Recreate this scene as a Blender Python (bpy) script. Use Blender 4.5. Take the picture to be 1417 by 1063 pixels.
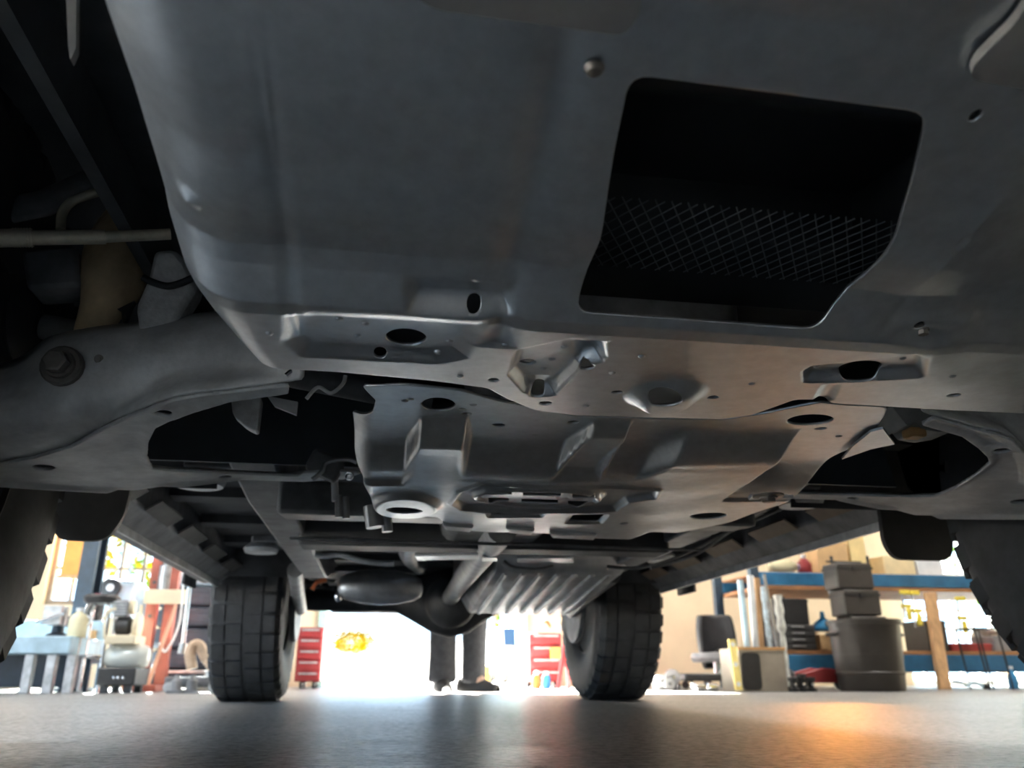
import bpy, bmesh, math, random
import numpy as np
from mathutils import Vector, Matrix

random.seed(4)
sc = bpy.context.scene
for _o in list(bpy.data.objects):
    bpy.data.objects.remove(_o, do_unlink=True)
COL = sc.collection

# ------------------------------------------------------------------ camera
FPX = 1125.0
HORIZON = 934.0
VPX = 520.0
PHI = math.atan((HORIZON - 531.5) / FPX)
TH = math.atan((708.5 - VPX) / FPX * math.cos(PHI))
CAM = np.array([-.255, 0.0, .10])
R_ = np.array([math.cos(TH), -math.sin(TH), 0.0])
F_ = np.array([math.sin(TH) * math.cos(PHI), math.cos(TH) * math.cos(PHI), math.sin(PHI)])
U_ = np.cross(R_, F_)
cd = bpy.data.cameras.new('camera')
cam = bpy.data.objects.new('camera', cd)
COL.objects.link(cam)
cd.sensor_width = 36.0
cd.lens = FPX / 1417.0 * 36.0
cd.clip_start = .01
cd.dof.use_dof = True
cd.dof.focus_distance = .78
cd.dof.aperture_fstop = 8.0
M = Matrix(((R_[0], U_[0], -F_[0], CAM[0]), (R_[1], U_[1], -F_[1], CAM[1]), (R_[2], U_[2], -F_[2], CAM[2]), (0, 0, 0, 1)))
cam.matrix_world = M
sc.camera = cam

# ------------------------------------------------------------------ sky, sun, exposure
sc.view_settings.view_transform = 'Standard'
sc.view_settings.look = 'None'
sc.view_settings.gamma = 1.0
sc.view_settings.use_curve_mapping = False
sc.view_settings.exposure = .75
sc.cycles.use_denoising = True
sc.cycles.sample_clamp_indirect = 8.0
wd = bpy.data.worlds.new('world')
sc.world = wd
wd.use_nodes = True
bg = wd.node_tree.nodes['Background']
bg.inputs[0].default_value = (.55, .77, 1.0, 1)
bg.inputs[1].default_value = 3.2
sl = bpy.data.lights.new('sun', 'SUN')
sl.energy = 230.0
sl.angle = .01
sl.color = (1.0, .95, .86)
sun = bpy.data.objects.new('sun', sl)
COL.objects.link(sun)
sun.rotation_euler = Vector((.22, -.9, -.72)).to_track_quat('-Z', 'Y').to_euler()


def portal(name, loc, rot, sx, sy):
    l = bpy.data.lights.new(name, 'AREA')
    l.shape = 'RECTANGLE'
    l.size = sx
    l.size_y = sy
    l.cycles.is_portal = True
    o = bpy.data.objects.new(name, l)
    COL.objects.link(o)
    o.location = loc
    o.rotation_euler = rot
    return o


# ------------------------------------------------------------------ measuring helpers (photo pixel -> point in the place)
def ray(px, py):
    return F_ + R_ * ((px - 708.5) / FPX) - U_ * ((py - 531.5) / FPX)


def UZ(px, py, z):
    d = ray(px, py)
    return CAM + d * ((z - CAM[2]) / d[2])


def UY(px, py, y):
    d = ray(px, py)
    return CAM + d * ((y - CAM[1]) / d[1])


def FL(px, py):
    return UZ(px, py, 0.0)


# ------------------------------------------------------------------ materials
MATS = {}


def mat(name, col, rough=.5, metal=0.0, var=.15, scale=12.0, bump=0.0, bscale=None, spec=.5, col2=None, emit=None, stretch=None, coat=0.0):
    if name in MATS:
        return MATS[name]
    m = bpy.data.materials.new(name)
    m.use_nodes = True
    nt = m.node_tree
    b = nt.nodes['Principled BSDF']
    b.inputs['Roughness'].default_value = rough
    b.inputs['Metallic'].default_value = metal
    b.inputs['Specular IOR Level'].default_value = spec
    b.inputs['Coat Weight'].default_value = coat
    tc = nt.nodes.new('ShaderNodeTexCoord')
    src = tc.outputs['Object']
    if stretch:
        mp = nt.nodes.new('ShaderNodeMapping')
        mp.inputs['Scale'].default_value = stretch
        nt.links.new(src, mp.inputs[0])
        src = mp.outputs[0]
    n = nt.nodes.new('ShaderNodeTexNoise')
    n.inputs['Scale'].default_value = scale
    n.inputs['Detail'].default_value = 5
    n.inputs['Roughness'].default_value = .62
    nt.links.new(src, n.inputs['Vector'])
    r = nt.nodes.new('ShaderNodeValToRGB')
    c2 = col2 or tuple(max(0, c * (1 - var)) for c in col)
    c1 = col if col2 else tuple(min(1, c * (1 + var)) for c in col)
    r.color_ramp.elements[0].position = .35
    r.color_ramp.elements[1].position = .65
    r.color_ramp.elements[0].color = (*c2, 1)
    r.color_ramp.elements[1].color = (*c1, 1)
    nt.links.new(n.outputs['Fac'], r.inputs[0])
    nt.links.new(r.outputs[0], b.inputs['Base Color'])
    if bump:
        n2 = nt.nodes.new('ShaderNodeTexNoise')
        n2.inputs['Scale'].default_value = bscale or scale * 4
        n2.inputs['Detail'].default_value = 4
        nt.links.new(src, n2.inputs['Vector'])
        bp = nt.nodes.new('ShaderNodeBump')
        bp.inputs['Strength'].default_value = bump
        bp.inputs['Distance'].default_value = .01
        nt.links.new(n2.outputs['Fac'], bp.inputs['Height'])
        nt.links.new(bp.outputs[0], b.inputs['Normal'])
    if emit:
        b.inputs['Emission Color'].default_value = (*emit[0], 1)
        b.inputs['Emission Strength'].default_value = emit[1]
    MATS[name] = m
    return m


def glass_mat(name, tint=(.9, .97, 1.0), gloss=.08):
    m = bpy.data.materials.new(name)
    m.use_nodes = True
    nt = m.node_tree
    nt.nodes.remove(nt.nodes['Principled BSDF'])
    t = nt.nodes.new('ShaderNodeBsdfTransparent')
    t.inputs[0].default_value = (*tint, 1)
    g = nt.nodes.new('ShaderNodeBsdfGlossy')
    g.inputs['Roughness'].default_value = .03
    mx = nt.nodes.new('ShaderNodeMixShader')
    mx.inputs[0].default_value = gloss
    nt.links.new(t.outputs[0], mx.inputs[1])
    nt.links.new(g.outputs[0], mx.inputs[2])
    nt.links.new(mx.outputs[0], nt.nodes['Material Output'].inputs[0])
    MATS[name] = m
    return m


plate = mat('skid_plate_paint', (.64, .665, .69), .36, .9, .08, 60, .02, 220)
steel = mat('stamped_steel', (.72, .73, .74), .50, .2, .2, 18, .08, 120)
castm = mat('cast_alloy', (.72, .73, .74), .45, .5, .3, 22, .15, 150)
black = mat('black_underbody', (.045, .048, .053), .6, 0, .3, 14, .05)
rubber = mat('tyre_rubber', (.045, .048, .052), .7, 0, .25, 20, .08, 90)
boot_m = mat('rubber_boot', (.03, .031, .034), .5, 0, .2, 20)
rust = mat('rusty_shock', (.55, .43, .27), .6, .1, .25, 16, .1)
rodm = mat('tie_rod_steel', (.5, .47, .38), .5, .4, .3, 20)
alum = mat('bare_aluminium', (.62, .63, .65), .36, .85, .2, 14, .05)
galv = mat('galvanised_steel', (.5, .51, .52), .42, .75, .25, 16, .06)
chrome = mat('chrome', (.75, .76, .78), .14, 1.0, .05, 8)
framem = mat('chassis_paint', (.17, .175, .185), .48, .1, .35, 16, .08)
liner = mat('wheel_liner_plastic', (.06, .064, .07), .75, 0, .3, 12, .05)
flapm = mat('splash_flap', (.07, .066, .062), .6, 0, .25, 10)
valm = mat('grey_valance_plastic', (.30, .29, .28), .6, 0, .1, 30, .05)
screwm = mat('zinc_bolt', (.22, .20, .185), .45, .6, .25, 40)
bodym = mat('body_paint', (.02, .021, .023), .3, .3, .05, 5, coat=.6)
redm = mat('red_enamel', (.30, .03, .034), .38, 0, .15, 8)
orangered = mat('press_paint', (.30, .07, .045), .45, 0, .2, 10)
bluem = mat('rack_blue', (.02, .12, .24), .45, 0, .2, 8)
navy = mat('navy_steel', (.025, .045, .07), .5, 0, .25, 8)
ltblue = mat('pale_blue_paint', (.42, .58, .68), .5, 0, .18, 8)
cream = mat('cream_paint', (.72, .62, .44), .55, 0, .08, 6)
wood = mat('pine_timber', (.50, .30, .15), .6, 0, .25, 6, .1, 30, stretch=(6, 6, 1))
deck = mat('rack_board', (.28, .13, .055), .65, 0, .25, 6, .05)
card = mat('cardboard', (.55, .36, .18), .7, 0, .12, 8)
blkpl = mat('black_plastic', (.022, .022, .023), .42, 0, .2, 10)
blkcl = mat('black_vinyl', (.03, .03, .033), .42, 0, .2, 10)
white = mat('white_plastic', (.78, .80, .82), .45, 0, .06, 10)
yellow = mat('yellow_plastic', (.85, .68, .08), .45, 0, .1, 10)
grey = mat('grey_plastic', (.25, .25, .26), .5, 0, .12, 10)
beige = mat('beige_plastic', (.36, .32, .26), .55, 0, .1, 8)
denim = mat('dark_trousers', (.035, .037, .042), .85, 0, .25, 30, .2, 200)
shirtm = mat('grey_shirt', (.10, .11, .13), .85, 0, .2, 30, .1, 200)
skin = mat('skin', (.52, .34, .26), .5, 0, .08, 20)
hairm = mat('brown_hair', (.05, .03, .02), .6, 0, .3, 60)
leatherm = mat('dark_shoe', (.02, .02, .021), .5, 0, .2, 30)
foil = mat('tan_duct', (.55, .40, .28), .5, 0, .15, 20)
hoseo = mat('orange_cloth', (.75, .16, .03), .7, 0, .15, 20)
bluecl = mat('blue_plastic', (.03, .22, .45), .45, 0, .15, 12)
foliage = mat('yellow_leaves', (.07, .052, .0008), .8, 0, .4, 6, col2=(.04, .028, .0004), spec=.0)
foliage2 = mat('green_leaves', (.03, .06, .008), .8, 0, .4, 6, col2=(.015, .03, .004), spec=.0)
bark = mat('bark', (.12, .08, .05), .9, 0, .3, 20)
glass = glass_mat('window_glass')
carglass = mat('dark_car_glass', (.002, .010, .03), .3, 0, .05, 3)


# ------------------------------------------------------------------ mesh helpers
def V3(p):
    return Vector((float(p[0]), float(p[1]), float(p[2])))


class MB:
    def __init__(s):
        s.v = []
        s.f = []

    def add(s, vs, fs):
        o = len(s.v)
        s.v += [tuple(float(c) for c in p) for p in vs]
        s.f += [tuple(i + o for i in f) for f in fs]
        return s

    def box(s, c, d, rot=None):
        h = [x / 2 for x in d]
        vs = [Vector((sx * h[0], sy * h[1], sz * h[2])) for sx in (-1, 1) for sy in (-1, 1) for sz in (-1, 1)]
        if rot is not None:
            q = rot if isinstance(rot, Matrix) else Matrix.Rotation(rot, 3, 'Z')
            vs = [q @ v for v in vs]
        c = V3(c)
        return s.add([v + c for v in vs], [(0, 1, 3, 2), (4, 6, 7, 5), (0, 4, 5, 1), (2, 3, 7, 6), (0, 2, 6, 4), (1, 5, 7, 3)])

    def bx(s, x0, x1, y0, y1, z0, z1):
        return s.box(((x0 + x1) / 2, (y0 + y1) / 2, (z0 + z1) / 2), (abs(x1 - x0), abs(y1 - y0), abs(z1 - z0)))

    def tube(s, pts, r, seg=12, caps=True, closed=False):
        P = [V3(p) for p in pts]
        n = len(P)
        rs = r if hasattr(r, '__len__') else [r] * n
        up = None
        rings = []
        for i in range(n):
            if closed:
                t = P[(i + 1) % n] - P[i - 1]
            else:
                t = P[min(i + 1, n - 1)] - P[max(i - 1, 0)]
            t.normalize()
            if up is None:
                a = Vector((0, 0, 1)) if abs(t.z) < .9 else Vector((1, 0, 0))
                up = (a - t * a.dot(t)).normalized()
            else:
                up = (up - t * up.dot(t))
                up.normalize()
            b = t.cross(up)
            rings.append([P[i] + (up * math.cos(2 * math.pi * k / seg) + b * math.sin(2 * math.pi * k / seg)) * rs[i] for k in range(seg)])
        vs = [v for rg in rings for v in rg]
        fs = []
        m = n if closed else n - 1
        for i in range(m):
            j = (i + 1) % n
            for k in range(seg):
                k2 = (k + 1) % seg
                fs.append((i * seg + k, i * seg + k2, j * seg + k2, j * seg + k))
        if caps and not closed:
            fs.append(tuple(range(seg - 1, -1, -1)))
            fs.append(tuple(range((n - 1) * seg, n * seg)))
        return s.add(vs, fs)

    def lathe(s, prof, c=(0, 0, 0), axis=(0, 0, 1), seg=24):
        """prof: (radius, height) list along axis"""
        a = V3(axis).normalized()
        u = Vector((1, 0, 0)) if abs(a.x) < .9 else Vector((0, 1, 0))
        u = (u - a * u.dot(a)).normalized()
        w = a.cross(u)
        c = V3(c)
        vs = []
        for (r, h) in prof:
            for k in range(seg):
                t = 2 * math.pi * k / seg
                vs.append(c + a * h + (u * math.cos(t) + w * math.sin(t)) * r)
        fs = []
        for i in range(len(prof) - 1):
            for k in range(seg):
                k2 = (k + 1) % seg
                fs.append((i * seg + k, i * seg + k2, (i + 1) * seg + k2, (i + 1) * seg + k))
        if prof[0][0] > 1e-4:
            fs.append(tuple(range(seg - 1, -1, -1)))
        if prof[-1][0] > 1e-4:
            n = len(prof)
            fs.append(tuple(range((n - 1) * seg, n * seg)))
        return s.add(vs, fs)

    def prism(s, poly, vec):
        """3D polygon extruded along vec"""
        n = len(poly)
        a = [V3(p) for p in poly]
        v = V3(vec)
        return s.add(a + [p + v for p in a], [tuple(range(n)), tuple(range(2 * n - 1, n - 1, -1))] +
                     [(i, (i + 1) % n + 0, (i + 1) % n + n, i + n) for i in range(n)])

    def grid(s, rows):
        """rows of equal length of 3D points"""
        n = len(rows[0])
        return s.add([p for r in rows for p in r], [(i * n + j, i * n + j + 1, (i + 1) * n + j + 1, (i + 1) * n + j)
                                                    for i in range(len(rows) - 1) for j in range(n - 1)])

    def ball(s, c, r, seg=12, rings=8):
        rr = r if hasattr(r, '__len__') else (r, r, r)
        vs = []
        for i in range(rings + 1):
            t = math.pi * i / rings
            for k in range(seg):
                p = 2 * math.pi * k / seg
                vs.append((c[0] + rr[0] * math.sin(t) * math.cos(p), c[1] + rr[1] * math.sin(t) * math.sin(p), c[2] + rr[2] * math.cos(t)))
        fs = [(i * seg + k, (i + 1) * seg + k, (i + 1) * seg + (k + 1) % seg, i * seg + (k + 1) % seg) for i in range(rings) for k in range(seg)]
        return s.add(vs, fs)

    def build(s, name, m, parent=None, smooth=None, bevel=0.0, solid=0.0, sub=0, bseg=2, fixn=True):
        me = bpy.data.meshes.new(name)
        me.from_pydata(s.v, [], s.f)
        if fixn:
            bm = bmesh.new()
            bm.from_mesh(me)
            bmesh.ops.remove_doubles(bm, verts=bm.verts, dist=1e-6)
            bmesh.ops.recalc_face_normals(bm, faces=bm.faces)
            bm.to_mesh(me)
            bm.free()
        me.materials.append(m)
        o = bpy.data.objects.new(name, me)
        COL.objects.link(o)
        if parent is not None:
            o.parent = parent
            o.location = -world_loc(parent)
        if sub:
            md = o.modifiers.new('sub', 'SUBSURF')
            md.levels = md.render_levels = sub
        if solid:
            md = o.modifiers.new('solid', 'SOLIDIFY')
            md.thickness = solid
            md.offset = 0
        if bevel:
            md = o.modifiers.new('bevel', 'BEVEL')
            md.width = bevel
            md.segments = bseg
            md.limit_method = 'ANGLE'
            md.angle_limit = math.radians(40)
        if smooth is None:
            smooth = 40
        if smooth:
            a = math.radians(smooth)
            if sub or smooth >= 180:
                me.polygons.foreach_set('use_smooth', [True] * len(me.polygons))
            else:
                me.set_sharp_from_angle(angle=a)
                me.polygons.foreach_set('use_smooth', [True] * len(me.polygons))
        return o


def world_loc(o):
    v = Vector(o.location)
    while o.parent is not None:
        o = o.parent
        v = v + Vector(o.location)
    return v


def empty(name, loc=(0, 0, 0)):
    o = bpy.data.objects.new(name, None)
    o.empty_display_size = .1
    COL.objects.link(o)
    o.location = V3(loc)
    return o


def tag(o, label=None, cat=None, group=None, kind=None):
    if label:
        o['label'] = label
    if cat:
        o['category'] = cat
    if group:
        o['group'] = group
    if kind:
        o['kind'] = kind
    return o


def thing(name, label, cat, loc=(0, 0, 0), group=None):
    return tag(empty(name, loc), label, cat, group)


def share(src, parent, loc=None, rot=None):
    c = src.copy()
    COL.objects.link(c)
    if parent is not None:
        c.parent = parent
    if loc is not None:
        c.location = V3(loc) - (world_loc(parent) if parent is not None else Vector())
    if rot is not None:
        c.rotation_euler = rot
    return c


def copy_tree(o, parent=None, delta=None):
    c = o.copy()
    COL.objects.link(c)
    if parent is not None:
        c.parent = parent
    if delta is not None:
        c.location = o.location + V3(delta)
    for ch in [x for x in COL.objects if x.parent == o]:
        copy_tree(ch, c)
    return c


def rpoly(poly, r=.0, seg=4):
    """round the corners of a 2D polygon"""
    n = len(poly)
    out = []
    for i in range(n):
        p0 = Vector(poly[i - 1])
        p1 = Vector(poly[i])
        p2 = Vector(poly[(i + 1) % n])
        a = (p0 - p1)
        b = (p2 - p1)
        d = min(r, a.length * .45, b.length * .45)
        q0 = p1 + a.normalized() * d
        q1 = p1 + b.normalized() * d
        for k in range(seg + 1):
            t = k / seg
            out.append(tuple(q0 * (1 - t) ** 2 + p1 * 2 * t * (1 - t) + q1 * t * t))
    return out


def crom(pts, n=6, closed=False):
    """Catmull-Rom through points"""
    P = [np.array(p, float) for p in pts]
    m = len(P)
    out = []
    for i in range(m if closed else m - 1):
        if closed:
            a, b, c, d = P[i - 1], P[i], P[(i + 1) % m], P[(i + 2) % m]
        else:
            a, b, c, d = P[max(i - 1, 0)], P[i], P[i + 1], P[min(i + 2, m - 1)]
        for k in range(n):
            t = k / n
            out.append(.5 * ((2 * b) + (-a + c) * t + (2 * a - 5 * b + 4 * c - d) * t * t + (-a + 3 * b - 3 * c + d) * t ** 3))
    if not closed:
        out.append(P[-1])
    return out


# ---- signed distances on numpy grids (negative inside)
def sd_poly(X, Y, poly):
    d = np.full(X.shape, 1e9)
    s = np.ones(X.shape)
    n = len(poly)
    for i in range(n):
        ax, ay = poly[i][0], poly[i][1]
        bx_, by = poly[i - 1][0], poly[i - 1][1]
        ex, ey = bx_ - ax, by - ay
        wx, wy = X - ax, Y - ay
        t = np.clip((wx * ex + wy * ey) / (ex * ex + ey * ey + 1e-12), 0, 1)
        dx, dy = wx - ex * t, wy - ey * t
        d = np.minimum(d, dx * dx + dy * dy)
        c1 = Y >= ay
        c2 = Y < by
        c3 = ex * wy > ey * wx
        flip = (c1 & c2 & c3) | (~c1 & ~c2 & ~c3)
        s = np.where(flip, -s, s)
    return s * np.sqrt(d)


def sd_ell(X, Y, cx, cy, a, b, ang=0.0):
    c, s = math.cos(ang), math.sin(ang)
    x, y = (X - cx) * c + (Y - cy) * s, -(X - cx) * s + (Y - cy) * c
    k = np.sqrt((x / a) ** 2 + (y / b) ** 2)
    g = np.sqrt((x / a ** 2) ** 2 + (y / b ** 2) ** 2) + 1e-9
    return np.where(k > .2, k * (k - 1) / g, -min(a, b) * .8)


def sstep(t):
    t = np.clip(t, 0, 1)
    return t * t * (3 - 2 * t)


def field_plate(name, x0, x1, y0, y1, step, zfun, sdfun, m, parent, thick=.003):
    """sheet z=zfun(x,y) kept where sdfun<0, cut cleanly along the zero line of sdfun"""
    nx = int(round((x1 - x0) / step)) + 1
    ny = int(round((y1 - y0) / step)) + 1
    X, Y = np.meshgrid(np.linspace(x0, x1, nx), np.linspace(y0, y1, ny))
    Z = zfun(X, Y)
    S = sdfun(X, Y)
    S = np.where(np.abs(S) < 1e-6, 1e-6, S)
    ins = S < 0
    idx = -np.ones(X.shape, int)
    verts = []
    ii = np.argwhere(ins)
    for k, (i, j) in enumerate(ii):
        idx[i, j] = k
    verts = [(X[i, j], Y[i, j], Z[i, j]) for i, j in ii]
    em = {}

    def cross(a, b):
        key = (a, b) if a < b else (b, a)
        if key in em:
            return em[key]
        t = S[a] / (S[a] - S[b])
        p = (X[a] + (X[b] - X[a]) * t, Y[a] + (Y[b] - Y[a]) * t, Z[a] + (Z[b] - Z[a]) * t)
        em[key] = len(verts)
        verts.append(p)
        return em[key]
    cnt = ins[:-1, :-1].astype(int) + ins[1:, :-1] + ins[:-1, 1:] + ins[1:, 1:]
    faces = []
    for i, j in np.argwhere(cnt == 4):
        faces.append((idx[i, j], idx[i, j + 1], idx[i + 1, j + 1], idx[i + 1, j]))
    for i, j in np.argwhere((cnt > 0) & (cnt < 4)):
        cs = [(i, j), (i, j + 1), (i + 1, j + 1), (i + 1, j)]
        poly = []
        for k in range(4):
            a, b = cs[k], cs[(k + 1) % 4]
            if ins[a]:
                poly.append(idx[a])
            if ins[a] != ins[b]:
                poly.append(cross(a, b))
        if len(poly) >= 3:
            faces.append(tuple(poly))
    me = bpy.data.meshes.new(name)
    me.from_pydata([tuple(map(float, v)) for v in verts], [], [tuple(int(q) for q in f) for f in faces])
    me.polygons.foreach_set('use_smooth', [True] * len(me.polygons))
    me.materials.append(m)
    o = bpy.data.objects.new(name, me)
    COL.objects.link(o)
    if parent is not None:
        o.parent = parent
        o.location = -world_loc(parent)
    md = o.modifiers.new('solid', 'SOLIDIFY')
    md.thickness = thick
    md.offset = 1
    return o


# ================================================================== the setting
YB = 7.9
XL, XR, YF, ZC = -6.0, 7.0, -6.0, 4.2
xw = lambda px, Y=YB, py=930: float(UY(px, py, Y)[0])
zw = lambda px, py, Y=YB: float(UY(px, py, Y)[2])


def concrete_floor():
    m = bpy.data.materials.new('sealed_concrete')
    m.use_nodes = True
    nt = m.node_tree
    b = nt.nodes['Principled BSDF']
    tc = nt.nodes.new('ShaderNodeTexCoord')
    n1 = nt.nodes.new('ShaderNodeTexNoise')
    n1.inputs['Scale'].default_value = 2.2
    n1.inputs['Detail'].default_value = 8
    n1.inputs['Roughness'].default_value = .65
    nt.links.new(tc.outputs['Object'], n1.inputs['Vector'])
    r = nt.nodes.new('ShaderNodeValToRGB')
    r.color_ramp.elements[0].position = .3
    r.color_ramp.elements[1].position = .72
    r.color_ramp.elements[0].color = (.23, .229, .227, 1)
    r.color_ramp.elements[1].color = (.34, .337, .332, 1)
    nt.links.new(n1.outputs['Fac'], r.inputs[0])
    n4 = nt.nodes.new('ShaderNodeTexNoise')
    n4.inputs['Scale'].default_value = 55
    n4.inputs['Detail'].default_value = 9
    n4.inputs['Roughness'].default_value = .8
    nt.links.new(tc.outputs['Object'], n4.inputs['Vector'])
    r4 = nt.nodes.new('ShaderNodeValToRGB')
    r4.color_ramp.elements[0].position = .40
    r4.color_ramp.elements[1].position = .60
    r4.color_ramp.elements[0].color = (.25, .25, .25, 1)
    r4.color_ramp.elements[1].color = (1.5, 1.5, 1.5, 1)
    nt.links.new(n4.outputs['Fac'], r4.inputs[0])
    mx = nt.nodes.new('ShaderNodeMix')
    mx.data_type = 'RGBA'
    mx.blend_type = 'MULTIPLY'
    mx.inputs['Factor'].default_value = 1.0
    nt.links.new(r.outputs[0], mx.inputs['A'])
    nt.links.new(r4.outputs[0], mx.inputs['B'])
    nt.links.new(mx.outputs['Result'], b.inputs['Base Color'])
    ms = nt.nodes.new('ShaderNodeMapRange')
    ms.inputs['From Min'].default_value = .38
    ms.inputs['From Max'].default_value = .62
    ms.inputs['To Min'].default_value = .2
    ms.inputs['To Max'].default_value = .8
    nt.links.new(n4.outputs['Fac'], ms.inputs[0])
    nt.links.new(ms.outputs[0], b.inputs['Specular IOR Level'])
    n2 = nt.nodes.new('ShaderNodeTexNoise')
    n2.inputs['Scale'].default_value = 7
    n2.inputs['Detail'].default_value = 6
    nt.links.new(tc.outputs['Object'], n2.inputs['Vector'])
    mr = nt.nodes.new('ShaderNodeMapRange')
    mr.inputs['To Min'].default_value = .27
    mr.inputs['To Max'].default_value = .44
    nt.links.new(n2.outputs['Fac'], mr.inputs[0])
    nt.links.new(mr.outputs[0], b.inputs['Roughness'])
    n3 = nt.nodes.new('ShaderNodeTexNoise')
    n3.inputs['Scale'].default_value = 34
    n3.inputs['Detail'].default_value = 9
    n3.inputs['Roughness'].default_value = .7
    nt.links.new(tc.outputs['Object'], n3.inputs['Vector'])
    bp = nt.nodes.new('ShaderNodeBump')
    bp.inputs['Strength'].default_value = .5
    bp.inputs['Distance'].default_value = .006
    nt.links.new(n3.outputs['Fac'], bp.inputs['Height'])
    nt.links.new(bp.outputs[0], b.inputs['Normal'])
    return m


wallm = mat('cream_wall_paint', (.66, .54, .38), .8, 0, .05, 3)
wallg = mat('grey_wall_paint', (.30, .31, .32), .85, 0, .08, 3)
ceilm = mat('dark_ceiling', (.16, .16, .17), .9, 0, .08, 3)
yard = mat('yard_concrete', (.62, .60, .56), .85, 0, .08, 2)


def struct(mb, name, m, parent=None, **k):
    o = mb.build(name, m, parent, smooth=0, **k)
    if parent is None:
        o['kind'] = 'structure'
    return o


struct(MB().bx(XL, XR, YF, YB + .2, -.1, 0), 'floor', concrete_floor())
struct(MB().bx(XL - .2, XR + .2, YF - .2, YB + .2, ZC, ZC + .1), 'ceiling', ceilm)
struct(MB().bx(-40, 40, YB + .2, 60, -.14, -.02), 'ground', yard)
struct(MB().bx(-40, XL - .2, -30, YB + .2, -.14, -.02), 'ground_side', yard)
# rear wall with one open bay, one steel window and one glazed door
dX0, dX1 = xw(436), xw(729)
wX0, wX1 = xw(40), xw(272)
gX0, gX1 = xw(1262), xw(1490)
dH, wZ0, wZ1, gH = 2.7, zw(200, 838), 2.3, 2.2
wl = MB()
wl.bx(XL, wX0, YB, YB + .2, 0, ZC)
wl.bx(wX0, wX1, YB, YB + .2, 0, wZ0).bx(wX0, wX1, YB, YB + .2, wZ1, ZC)
wl.bx(wX1, dX0, YB, YB + .2, 0, ZC)
wl.bx(dX0, dX1, YB, YB + .2, dH, ZC)
wl.bx(dX1, gX0, YB, YB + .2, 0, ZC)
wl.bx(gX0, gX1, YB, YB + .2, gH, ZC)
wl.bx(gX1, XR, YB, YB + .2, 0, ZC)
struct(wl, 'wall_back', wallm, fixn=False)
bayY0, bayY1, bayH = -2.4, 3.0, 3.2
wl = MB()
wl.bx(XL - .2, XL, YF, bayY0, 0, ZC).bx(XL - .2, XL, bayY1, YB + .2, 0, ZC).bx(XL - .2, XL, bayY0, bayY1, bayH, ZC)
struct(wl, 'wall_left', wallg, fixn=False)
struct(MB().bx(XR, XR + .2, YF, YB + .2, 0, ZC), 'wall_right', wallm)
struct(MB().bx(XL, XR, YF - .2, YF, 0, ZC), 'wall_front', wallg)
portal('portal_bay', ((dX0 + dX1) / 2, YB + .15, dH / 2), (-math.pi / 2, 0, 0), dX1 - dX0, dH)
portal('portal_window', ((wX0 + wX1) / 2, YB + .15, (wZ0 + wZ1) / 2), (-math.pi / 2, 0, 0), wX1 - wX0, wZ1 - wZ0)
portal('portal_glazed', ((gX0 + gX1) / 2, YB + .15, gH / 2), (-math.pi / 2, 0, 0), gX1 - gX0, gH)
portal('portal_side', (XL - .15, (bayY0 + bayY1) / 2, bayH / 2), (0, -math.pi / 2, 0), bayH, bayY1 - bayY0)


def glazed(name, x0, x1, z0, z1, nx, nz, fw, fm, y=YB + .09):
    e = empty(name, ((x0 + x1) / 2, y, z0))
    e['kind'] = 'structure'
    f = MB()
    f.bx(x0, x0 + fw, y - .03, y + .03, z0, z1).bx(x1 - fw, x1, y - .03, y + .03, z0, z1)
    f.bx(x0 + fw, x1 - fw, y - .03, y + .03, z0, z0 + fw).bx(x0 + fw, x1 - fw, y - .03, y + .03, z1 - fw, z1)
    f.build('window_frame', fm, e, smooth=0, fixn=False)
    dx, dz = (x1 - x0) / nx, (z1 - z0) / nz
    for i in range(1, nx):
        MB().bx(x0 + i * dx - fw * .3, x0 + i * dx + fw * .3, y - .02, y + .02, z0 + fw, z1 - fw).build('glazing_bar', fm, e, smooth=0)
    for i in range(1, nz):
        MB().bx(x0 + fw, x1 - fw, y - .018, y + .018, z0 + i * dz - fw * .3, z0 + i * dz + fw * .3).build('glazing_bar', fm, e, smooth=0)
    p0 = None
    for i in range(nx):
        for j in range(nz):
            if p0 is None:
                p0 = MB().box((0, 0, 0), (dx - fw * .6, .006, dz - fw * .6)).build('pane', glass, None, smooth=0)
                p0.parent = e
                p0.location = Vector((x0 + dx / 2, y, z0 + dz / 2)) - Vector(e.location)
            else:
                share(p0, e, (x0 + (i + .5) * dx, y, z0 + (j + .5) * dz))
    return e


sash = mat('steel_sash', (.16, .13, .10), .5, .2, .2, 8)
whitefr = mat('white_door_frame', (.75, .75, .72), .5, 0, .05, 6)
glazed('window_1', wX0, wX1, wZ0, wZ1, 7, 5, .04, sash)
glazed('door_2', gX0, gX1, 0, gH, 9, 12, .05, whitefr)
# jamb of the open bay, a thin weathered steel channel on each side
jamb = mat('bay_jamb', (.30, .52, .50), .5, .2, .2, 8)
j = MB().bx(dX1 - .07, dX1, YB - .05, YB + .22, 0, dH).bx(dX0, dX0 + .07, YB - .05, YB + .22, 0, dH).build('trim_1', jamb, smooth=0)
j['kind'] = 'structure'

# ================================================================== the vehicle
AXF, AXR, TR, TXC, THW = 1.01, 3.65, .40, .885, .135
car = thing('sport_utility_vehicle', 'large dark underside of a parked off-road vehicle with skid plates', 'car', (0, 2.2, 0))

# ---- engine skid plate -------------------------------------------------
_pz = [(-60, .402), (0, .396), (120, .386), (220, .377), (285, .368), (300, .366), (345, .362), (372, .356), (425, .3405), (440, .3385), (520, .3415), (580, .345), (640, .349)]
_AY = np.array([UZ(450, p, z)[1] for p, z in _pz])
_AZ = np.array([z for p, z in _pz])


def baseA(Y):
    return np.interp(Y, _AY, _AZ)


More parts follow.
